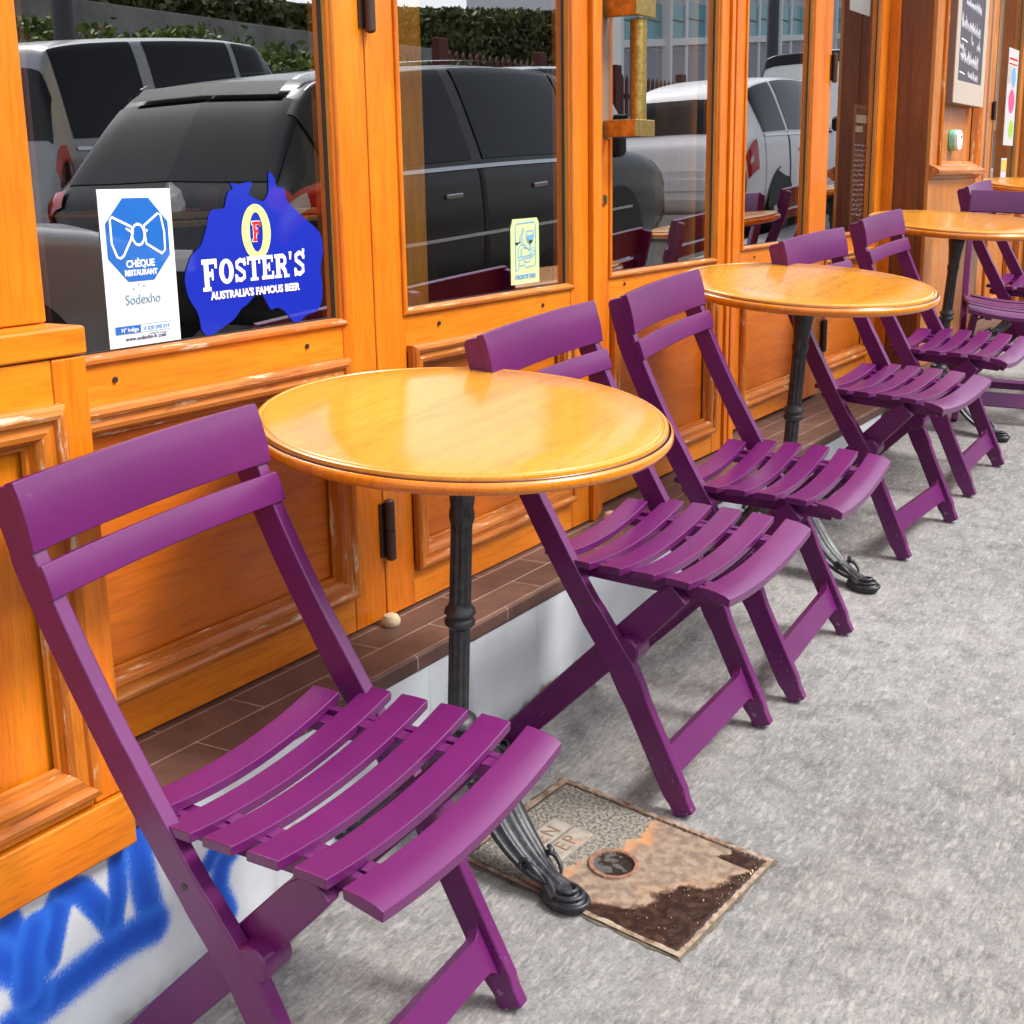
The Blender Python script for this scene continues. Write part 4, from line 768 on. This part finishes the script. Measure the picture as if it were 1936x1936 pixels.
# ------------------------------------------------------------ the street opposite, seen mirrored in the glass
def car_paint(name, col, metal=.0, rough=.3): m = mat(name, col, rough, metal, .3, .3); m.node_tree.nodes['Principled BSDF'].inputs['Coat Roughness'].default_value = .03; return m
CG = mat('car window glass', (.006, .007, .008), .04, 0, 0, .28); TY = mat('tyre rubber', (.02, .02, .02), .8); CH = mat('chrome trim', (.6, .6, .6), .15, 1); RED = mat('tail light red', (.45, .01, .015), .15, 0, 1); WH = mat('clear lamp', (.55, .55, .58), .1, 0, 1)
def cr(a, b, c, d, q): return .5*((2*b) + (-a+c)*q + (2*a-5*b+4*c-d)*q*q + (-a+3*b-3*c+d)*q**3)
def make_car(name, sts, paint, label, x, y, z, pitch, W=1.8, wheels=(.85, 3.7), wr=.32, wins=(), rear=None, shield=None, tails=(), extra=None, group='cars parked along the kerb'):
    """sts: (x, zbottom, zbelt, ztop, wbelt, wtop) from the tail forward"""
    root = empty(name, Matrix.Translation((x, y, z)) @ Matrix.Rotation(-pitch, 4, 'Y'), label=label, cat='car', group=group)
    def section(st):
        X, zb, zl, zt, wb, wt = st
        return [(0, zb), (wb*.80, zb), (wb*.96, zb+.10), (wb*1.01, zb+(zl-zb)*.45), (wb*1.0, zb+(zl-zb)*.80), (wb*.965, zl), (wt+(wb-wt)*.12, zl+(zt-zl)*.80), (wt*.90, zl+(zt-zl)*.965), (wt*.55, zt), (0, zt+.01)]
    secs = [section(s) for s in sts]; xs = [s[0] for s in sts]
    def S(u, v):
        i = min(len(sts)-2, max(0, int(u))); q = u-i; gi = lambda k: max(0, min(len(sts)-1, k))
        def row(k):
            s = secs[gi(k)]; j = min(len(s)-2, max(0, int(v))); r = v-j; gj = lambda m: s[max(0, min(len(s)-1, m))]
            return [cr(gj(j-1)[c], gj(j)[c], gj(j+1)[c], gj(j+2)[c], r) for c in (0, 1)]
        R_ = [row(i-1), row(i), row(i+1), row(i+2)]; w, h = (cr(*[r[c] for r in R_], q) for c in (0, 1)); X = cr(*[xs[gi(k)] for k in (i-1, i, i+1, i+2)], q)
        return Vector((X, w, h))
    def patch(u0, u1, v0, v1, off, nm, mt, side=1, nu=14, nv=8, shear=(0, 0), par=root):
        rows = []
        for a in range(nu+1):
            r = []
            for b in range(nv+1):
                q = b/nv; u = u0 + shear[0]*q + (u1 + shear[1]*q - u0 - shear[0]*q)*a/nu; v = v0 + (v1-v0)*q
                p = S(u, v); du = S(min(len(sts)-1, u+.02), v) - S(max(0, u-.02), v); dv = S(u, min(8.999, v+.02)) - S(u, max(0, v-.02)); nn = du.cross(dv)
                if nn.length < 1e-9: nn = Vector((0, 1, 0))
                nn.normalize()
                if nn.y*1.0 + nn.z*.3 + (-.3*nn.x if u < 4 else .3*nn.x) < 0: nn = -nn
                p = p + nn*off; r.append((p.x, side*p.y, p.z))
            rows.append(r)
        return MB().grid(rows).build(nm, mt, par, ang=60)
    nU, nV = (len(sts)-1)*5, 36; body = MB()
    for side in (1, -1): body.grid([[tuple(Vector((1, side, 1)) * 0 + Vector((S(i/5, 9*j/nV).x, side*S(i/5, 9*j/nV).y, S(i/5, 9*j/nV).z))) for j in range(nV+1)] for i in range(nU+1)])
    for idx in (0, len(sts)-1):
        ps = [S(idx, 9*j/nV) for j in range(nV+1)]; body.add([(p.x, p.y, p.z) for p in ps] + [(p.x, -p.y, p.z) for p in reversed(ps)], [tuple(range(2*(nV+1)))])
    body.build('body', paint, root, ang=50)
    for side in (1, -1):
        for w in wins: patch(*w[:4], .006, 'side_window', CG, side, shear=w[4] if len(w) > 4 else (0, 0))
        if wins: 
            u0 = min(w[0] for w in wins); u1 = max(w[1] for w in wins); patch(u0, u1, 4.86, 4.95, .010, 'window_trim', CH, side, nu=24, nv=2); patch(u0, u1-.5, 6.62, 6.72, .010, 'window_trim', CH, side, nu=24, nv=2)
        if rear: patch(*rear, .006, 'rear_window', CG, side, nu=8, nv=12)
        if shield: patch(*shield, .006, 'windscreen', CG, side, nu=8, nv=12)
        for tl in tails: patch(*tl[:4], tl[6] if len(tl) > 6 else .014, tl[4], tl[5], side, nu=6, nv=6)
    for wx in wheels:
        for side in (1, -1):
            w = MB().lathe([(wr*.62, -.01), (wr*.66, .005), (wr*.97, .0), (wr, -.03), (wr, -.17), (wr*.9, -.19)], 32, (0, 0, 0), axis='y'); w.v = [(v[0]+wx, side*(v[1]+W/2-.005), v[2]+wr) for v in w.v]; wo = w.build('wheel', TY, root)
            r_ = MB().lathe([(wr*.62, 0), (wr*.6, .006), (wr*.3, -.012), (.03, -.006)], 24, (0, 0, 0), axis='y', mod=None); r_.v = [(v[0]+wx, side*(v[1]+W/2-.008), v[2]+wr) for v in r_.v]; rr = r_.build('rim', CH, root); rr.parent = wo
            a_2 = MB(); n = 20; P0 = [(wx + (wr+.05)*math.cos(math.pi*k/n), wr + (wr+.06)*math.sin(math.pi*k/n)) for k in range(n+1)]
            a_2.v += [(p[0], side*(W/2+.002), p[1]) for p in P0]; a_2.f.append(tuple(range(n+1))); a_2.build('wheel_arch', M['black'], root, smooth=False)
    def handle(hx, hz, yy):
        for side in (1, -1): MB().box(hx, hx+.17, side*yy-.018, side*yy+.018, hz, hz+.03).build('handle', CH, root, bevel=.008)
    def mirror(mx, mz, yy):
        for side in (1, -1): MB().box(mx, mx+.16, side*yy-.12, side*yy+.12, mz, mz+.16).build('wing_mirror', M['black'], root, bevel=.045, seg=4)
    def plate(px, pz, s_=''):
        MB().box(px-.012, px, -.26, .26, pz, pz+.11).build('number_plate', M['paper'], root, bevel=.003)
    if extra: extra(root, patch, handle, mirror, plate)
    return root
est = [(0,.42,.62,.66,.66,.55),(.04,.30,.74,.82,.80,.70),(.12,.27,.92,.97,.88,.74),(.50,.24,.985,1.40,.915,.66),(.85,.22,.99,1.50,.925,.68),(2.0,.20,.985,1.555,.925,.69),(3.0,.20,.965,1.525,.925,.68),(3.30,.20,.955,1.44,.92,.67),(3.95,.22,.93,1.02,.91,.70),(4.45,.24,.86,.92,.88,.62),(4.78,.28,.72,.76,.80,.52),(4.9,.36,.56,.60,.62,.40)]
def ex_b(root, patch, handle, mirror, plate):
    handle(1.35, .80, .925); handle(2.35, .80, .925); mirror(3.30, .93, 1.02); plate(.0, .55)
    patch(3.3, 7.0, 7.2, 7.32, .03, 'roof_rail', CH, 1, nu=30, nv=2); patch(3.3, 7.0, 7.2, 7.32, .03, 'roof_rail', CH, -1, nu=30, nv=2); MB().tube([(.30,.02,1.03),(.34,.30,1.12),(.40,.48,1.20)], .008, 6).build('rear_wiper', M['black'], root); patch(6.95, 7.0, 5.0, 6.4, .012, 'pillar_trim', M['black']); patch(4.78, 4.82, 1.2, 5.0, .004, 'door_gap', M['black'], nu=1); patch(6.05, 6.09, 1.2, 5.0, .004, 'door_gap', M['black'], nu=1); patch(3.4, 3.44, 1.5, 5.0, .004, 'door_gap', M['black'], nu=1); patch(3.4, 8.0, 3.05, 3.12, .008, 'side_trim', CH, nu=20, nv=2)
    patch(2.75, 2.95, 5.0, 6.9, .012, 'pillar', M['black']); patch(2.95, 3.25, 7.4, 9.0, .03, 'spoiler', M['black'], 1); patch(2.95, 3.25, 7.4, 9.0, .03, 'spoiler', M['black'], -1)
blk = car_paint('black car paint', (.012, .012, .014)); slv = car_paint('silver car paint', (.33, .34, .36), .5, .3); wht = car_paint('pale silver car paint', (.82, .82, .84), 0, .3); vanw = car_paint('white van paint', (.8, .8, .8)); gry = car_paint('grey car paint', (.30, .31, .33), .4)
GZ = lambda x: roadz(x, 0)
PT = math.atan(SX)
make_car('parked_car', est, blk, 'black estate car parked at the kerb, mirrored in the left and middle windows', 5.15, -2.35, GZ(5.2), PT, 1.85, (.85, 3.75), .33,
         wins=((3.15, 4.75, 5.05, 6.55, (.15, 0)), (4.85, 6.0, 5.05, 6.6), (6.1, 7.35, 5.05, 6.6, (0, -.35))), rear=(2.05, 2.95, 6.2, 9), shield=(7.15, 7.9, 6.2, 9),
         tails=((1.15, 2.55, 4.0, 5.0, 'tail_light', RED), (1.4, 2.2, 4.25, 4.8, 'lamp_insert', WH, .020), (1.45, 1.95, 5.0, 6.4, 'tail_light', RED, .014), (10.1, 10.8, 4.2, 5.0, 'headlight', WH)), extra=ex_b)
suv = [(0,.45,.60,.66,.70,.60),(.05,.42,.80,.90,.86,.78),(.10,.40,1.12,1.20,.90,.80),(.20,.40,1.16,1.70,.92,.74),(.50,.40,1.16,1.83,.93,.74),(1.8,.40,1.15,1.88,.93,.75),(2.7,.40,1.14,1.86,.93,.75),(3.0,.40,1.13,1.76,.93,.72),(3.6,.42,1.10,1.22,.92,.74),(4.3,.45,1.04,1.10,.90,.66),(4.65,.48,.88,.94,.84,.56),(4.75,.50,.70,.74,.70,.45)]
suv = [(q[0]*.80, *q[1:]) for q in suv]
DK = mat('dark lamp glass', (.05, .01, .012), .1, 0, 1)
make_car('parked_car', suv, slv, 'silver four wheel drive parked on the far side, mirrored in the left window', 6.2, -5.15, GZ(6.3)+.02, PT, 1.88, (.75, 3.0), .38,
         wins=((3.45, 4.55, 5.1, 6.6, (.1, 0)), (4.65, 5.6, 5.1, 6.6), (5.7, 7.2, 5.1, 6.6, (0, -.4))), rear=(2.0, 2.9, 5.7, 9), shield=(7.1, 7.9, 6.2, 9),
         tails=((1.6, 2.8, 3.6, 5.0, 'tail_light', RED), (1.55, 2.85, 3.6, 4.3, 'lamp_insert', DK, .020)), extra=lambda r, p, h, m, pl: (h(1.25, .98, .93), h(2.05, .98, .93), m(2.65, 1.1, 1.03), pl(0, .75)))
hat = [(0,.40,.60,.66,.62,.52),(.05,.30,.74,.86,.76,.66),(.13,.26,.92,.98,.83,.70),(.30,.24,.97,1.28,.85,.62),(.55,.22,.98,1.43,.86,.63),(1.3,.20,.97,1.50,.865,.64),(2.1,.20,.95,1.48,.865,.63),(2.4,.20,.94,1.42,.86,.62),(3.1,.22,.91,1.02,.85,.64),(3.5,.24,.84,.92,.83,.58),(3.85,.28,.70,.76,.76,.48),(3.98,.34,.56,.60,.58,.38)]
def ex_c(root, patch, handle, mirror, plate):
    handle(1.25, .78, .865); mirror(2.55, .92, .96); plate(0, .48); patch(3.3, 3.34, 1.5, 5.0, .004, 'door_gap', M['black'], nu=1); patch(4.62, 4.66, 1.2, 5.0, .004, 'door_gap', M['black'], nu=1); patch(.9, 1.1, 1.0, 5.0, .006, 'bumper_gap', M['black'], 1, 2, 10); patch(.9, 1.1, 1.0, 5.0, .006, 'bumper_gap', M['black'], -1, 2, 10)
    d = MB(); d.add([(.112,-.04,.86),(.100,0,.93),(.112,.04,.86),(.118,0,.79),(.105,0,.86)], [(0,1,4),(1,2,4),(2,3,4),(3,0,4)]); d.build('emblem', CH, root, smooth=False)
    for nm, mt, v0, v1, u0, u1 in (('window_sticker', M['lime'], 6.95, 7.3, 2.45, 2.62), ('window_sticker', M['blue'], 6.6, 6.9, 2.2, 2.38)): patch(u0, u1, v0, v1, .009, nm, mt, -1, 3, 3)
make_car('parked_car', hat, wht, 'pale silver hatchback ahead of the black estate, mirrored beside the brass handle', 12.1, -2.35, GZ(11.75), PT, 1.74, (.75, 3.2), .30,
         wins=((3.4, 4.6, 5.05, 6.5, (.25, 0)), (4.7, 6.2, 5.05, 6.5), (6.3, 7.3, 5.05, 6.5, (0, -.35))), rear=(2.05, 3.1, 5.9, 9), shield=(7.1, 7.9, 6.2, 9), tails=((1.25, 2.35, 3.4, 4.9, 'tail_light', RED), (1.5, 1.8, 3.9, 4.2, 'lamp_insert', WH, .02)), extra=ex_c)
make_car('parked_car', [(4.75-s[0], *s[1:]) for s in reversed(est)] if 0 else est, slv, 'silver car parked behind the black estate, its bonnet mirrored low in the left window', -.25, -2.45, GZ(0)-.06, PT, 1.85, (.85, 3.75), .33,
         wins=((3.15, 4.75, 5.05, 6.55), (4.85, 6.0, 5.05, 6.6), (6.1, 7.35, 5.05, 6.6)), rear=(2.05, 2.95, 6.2, 9), shield=(7.15, 7.9, 6.2, 9), tails=((10.1, 10.8, 4.2, 5.0, 'headlight', WH),), extra=lambda r, p, h, m, pl: (m(3.3, .93, 1.02),))
van = [(0,.40,.60,.66,.74,.66),(.04,.34,.90,1.10,.82,.76),(.08,.30,1.05,1.70,.84,.72),(.3,.30,1.05,1.80,.85,.74),(1.5,.30,1.05,1.83,.86,.74),(2.6,.30,1.05,1.80,.86,.74),(3.0,.30,1.04,1.70,.86,.70),(3.55,.32,1.0,1.12,.85,.70),(3.9,.34,.92,.98,.82,.6),(4.1,.38,.74,.78,.74,.5)]
for xx, yy, lb in ((14.9, -6.8, 'white delivery van on the far side, mirrored in the middle door'), (16.6, -2.35, 'white van parked ahead of the pale hatchback, mirrored in the narrow leaf')):
    make_car('parked_van', van, vanw, lb, xx, yy, GZ(xx), PT, 1.74, (.7, 3.2), .30, wins=((3.3, 4.4, 5.1, 6.6), (4.5, 5.6, 5.1, 6.6)), rear=(1.9, 2.7, 5.6, 9), shield=(6.2, 7.0, 6, 9), tails=((1.3, 1.95, 3.6, 4.9, 'tail_light', RED),), extra=lambda r, p, h, m, pl: (m(3.0, 1.0, .97), pl(0, .45)))
# foliage, ramp wall, fence, lamp posts, buildings
def leaf_mat(name, a, b):
    m = mat(name, a, .6); t = NT(m); n_ = t.noise(t.coord(), 2.2, 6); t.base(t.ramp(n_, [(.35, a), (.65, b)])); t.b.inputs['Subsurface Weight'].default_value = 0; return m
LV = leaf_mat('hedge leaves', (.06, .10, .02, 1), (.24, .33, .07, 1)); IV = leaf_mat('ivy leaves', (.05, .065, .018, 1), (.17, .19, .055, 1)); FL = mat('red flowers', (.4, .02, .04), .6)
def leaves(name, mt, n, fn, size, seed, par=None):
    rnd = random.Random(seed); mb = MB()
    for _ in range(n):
        p = Vector(fn(rnd)); a = Vector((rnd.gauss(0,1), rnd.gauss(0,1), rnd.gauss(0,1))).normalized(); b = a.cross(Vector((rnd.gauss(0,1), rnd.gauss(0,1), rnd.gauss(0,1)))).normalized(); s = size*rnd.uniform(.6, 1.4)
        mb.v += [tuple(p-a*s), tuple(p+b*s*.5), tuple(p+a*s), tuple(p-b*s*.5)]; k = len(mb.v); mb.f.append((k-4, k-3, k-2, k-1))
    return mb.build(name, mt, par, smooth=False, fix=False)
def zt(x, k): return GZ(x) + k
hedge = empty('hedge', Matrix.Translation((9, -9.3, GZ(9))), label='green flowering hedge across the street, mirrored above the parked cars', cat='hedge'); hi = hedge.matrix_world.inverted()
def hf(r):
    x = r.uniform(4, 19.8); top = 3.0 + .30*noise.noise(Vector((x*.9, 0, 0))) + .15*noise.noise(Vector((x*4, 3, 0))); z = top - r.random()**1.5*1.7; return (x, -9.3 + r.gauss(0, .28), z)
on(leaves('foliage', LV, 26000, hf, .055, 2), hedge, hi); on(leaves('flowers', FL, 160, lambda r: (lambda p: (p[0], -9.3+.5, p[2]))(hf(r)), .04, 3), hedge, hi)
on(MB().box(4, 19.6, -9.42, -9.28, 0, 2.2).build('stems', mat('hedge stems', (.03, .022, .015), .9), smooth=False), hedge, hi)
iv = empty('ivy_wall', Matrix.Translation((10, -12.5, GZ(10))), label='high wall covered in dark ivy across the street, mirrored in the middle door', cat='ivy wall'); ii = iv.matrix_world.inverted()
on(MB().prism([(2,0),(29.6,0),(29.6,5.1),(19,4.3),(2,4.3)], 'y', -12.9, -12.6).build('wall', mat('dark brick wall', (.10, .06, .045), .9), smooth=False), iv, ii)  # wall behind the ivy is one even dark brown
on(leaves('ivy', IV, 44000, lambda r: (lambda x: (x, -12.5 + r.gauss(0, .10), r.uniform(2.4, 4.25 + max(0, .085*(x-19)))))(r.uniform(5, 29.5)), .075, 5), iv, ii)
rampw = tag(MB().prism([(3,.3),(21,.3),(21,3.56),(3,3.60)], 'y', -11.2, -10.9).build('ramp_wall', M['kerb'], bevel=.01), 'grey concrete wall behind the hedge, mirrored in the left window', 'wall')
bk = empty('brick_house', Matrix.Translation((10, -17, 1)), label='red brick house behind the ivy wall, mirrored at the top of the left window', cat='house'); ik = bk.matrix_world.inverted()
mbk = mat('red brick', rough=.85); t = NT(mbk); bt = t.new('ShaderNodeTexBrick'); bt.inputs['Scale'].default_value = 4; bt.inputs['Color1'].default_value = (.17, .05, .035, 1); bt.inputs['Color2'].default_value = (.24, .08, .05, 1); bt.inputs['Mortar'].default_value = (.25, .2, .17, 1); t.l.new(t.coord(rot=(R(90), 0, 0)), bt.inputs['Vector']); t.base(bt.outputs[0])
on(MB().box(0, 22, -22, -17, 0, 7).build('wall', mbk, smooth=False), bk, ik)
for k in range(7):
    w = on(MB().box(1.5+3*k, 2.9+3*k, -16.995, -16.95, 4.2, 5.9).build('window', M['white'], bevel=.01), bk, ik); g = MB().box(1.6+3*k, 2.8+3*k, -16.949, -16.94, 4.3, 5.8).build('pane', CG, smooth=False); g.parent = w
fe = empty('picket_fence', Matrix.Translation((26, -8.9, GZ(26))), label='brown red picket fence across the street, mirrored beside the brass handle', cat='fence'); fi = fe.matrix_world.inverted(); FM = mat('red brown painted wood', (.12, .028, .02), .7)
ftop = lambda x: 3.24 + max(0, x-27)*.055
mb = MB(); x = 17.8
while x < 44:
    t1 = ftop(x); mb.prism([(x, t1-1.5), (x+.085, t1-1.5), (x+.085, t1-.07), (x+.042, t1), (x, t1-.07)], 'y', -8.93, -8.90); x += .20
on(mb.build('picket_panel', FM, smooth=False), fe, fi)
mb = MB()
for dz in (.35, 1.25): mb.prism([(17.7, ftop(17.7)-dz-.09), (27, ftop(27)-dz-.09), (44, ftop(44)-dz-.09), (44, ftop(44)-dz), (27, ftop(27)-dz), (17.7, ftop(17.7)-dz)], 'y', -8.97, -8.935)
on(mb.build('rail', FM, smooth=False), fe, fi)
for k in range(9): xx = 17.7+3.1*k; on(MB().box(xx, xx+.26, -9.02, -8.88, GZ(xx), ftop(xx)+.16).build('post', FM, bevel=.01), fe, fi)
on(MB().prism([(17.6, 0), (44, 0), (44, ftop(44)-1.5), (27, ftop(27)-1.5), (17.6, ftop(17.6)-1.5)], 'y', -9.2, -8.98).build('footing', M['kerb'], smooth=False), fe, fi)
for (x, y, r, lb) in ((8.70, -6.9, .10, 'dark lamp post mirrored near the left edge of the left window'), (29.3, -7.6, .14, 'dark grey lamp post mirrored in the leaf right of the handle door')):
    tag(MB().lathe([(r*1.6, GZ(x)), (r*1.6, GZ(x)+.5), (r, GZ(x)+.6), (r*.8, GZ(x)+7)], 20, (x, y, 0)).build('lamp_post', mat('lamp post paint', (.06, .06, .075), .5)), lb, 'lamp post', 'lamp posts across the street')
ob = empty('school_building', Matrix.Translation((52, -18, 1)), label='pale modern building with teal panels and white mullions, mirrored right of the brass handle', cat='building'); io = ob.matrix_world.inverted()
PW = mat('pale cladding', (.66, .66, .68), .6); TL = mat('teal panel', (.13, .40, .46), .3, 0, .4); BL = mat('grey blind', (.40, .39, .43), .7); SC = mat('cream render', (.78, .66, .50), .8)
on(MB().box(42.4, 70, -24, -18.2, 0, 17).build('wall', PW, smooth=False), ob, io)
for k in range(14):
    x0 = 42.5 + 2.0*k; dz = .09*(x0-46)
    for nm, z0, z1, mt in (('window', 3.2, 5.90, BL), ('spandrel_panel', 6.20, 6.84, TL), ('spandrel_panel', 6.92, 7.50, TL), ('window', 7.9, 10.2, BL)):
        on(MB().box(x0+.12, x0+1.86, -18.19, -18.12, z0+dz, z1+dz).build(nm, mt, smooth=False), ob, io)
    on(MB().box(x0-.11, x0+.11, -18.19, -17.8 if k % 2 == 0 else -18.05, .5, 14).build('mullion', M['white'], bevel=.01), ob, io)
on(MB().prism([(42.4, 5.92+.09*-3.6), (70, 5.92+.09*24), (70, 6.17+.09*24), (42.4, 6.17+.09*-3.6)], 'y', -18.19, -18.0).build('cornice', M['white'], bevel=.01), ob, io)
tag(MB().box(72, 110, -26, -15, 0, 20).build('apartment_block', SC, smooth=False), 'cream rendered block far up the street, mirrored near the curtain leaf', 'building')

# ------------------------------------------------------------ split meshes that hold several separate pieces
def split_loose(o):
    me = o.data; n = len(me.vertices); par = list(range(n))
    def f(a):
        while par[a] != a: par[a] = par[par[a]]; a = par[a]
        return a
    for e in me.edges: par[f(e.vertices[0])] = f(e.vertices[1])
    roots = sorted({f(i) for i in range(n)})
    if len(roots) < 2 or len(roots) > 12: return
    for k, r_ in enumerate(roots):
        bm = bmesh.new(); bm.from_mesh(me); bm.verts.ensure_lookup_table()
        bmesh.ops.delete(bm, geom=[v for v in bm.verts if f(v.index) != r_], context='VERTS'); m2 = me.copy(); bm.to_mesh(m2); bm.free()
        if k == 0: first = m2
        else: c = o.copy(); c.data = m2; C.objects.link(c)
    o.data = first
for o in list(bpy.data.objects):
    if o.type == 'MESH' and o.parent and o.data.users == 1 and o.name.split('.')[0] in {'base_stile', 'base_rail', 'stile', 'rail', 'post', 'return_panel', 'frame', 'brass_edge', 'label_strip', 'pull_bar', 'gasket', 'marks', 'torn_patch', 'bracket', 'print_lines', 'base_moulding'}:
        if not len(o.children): split_loose(o)
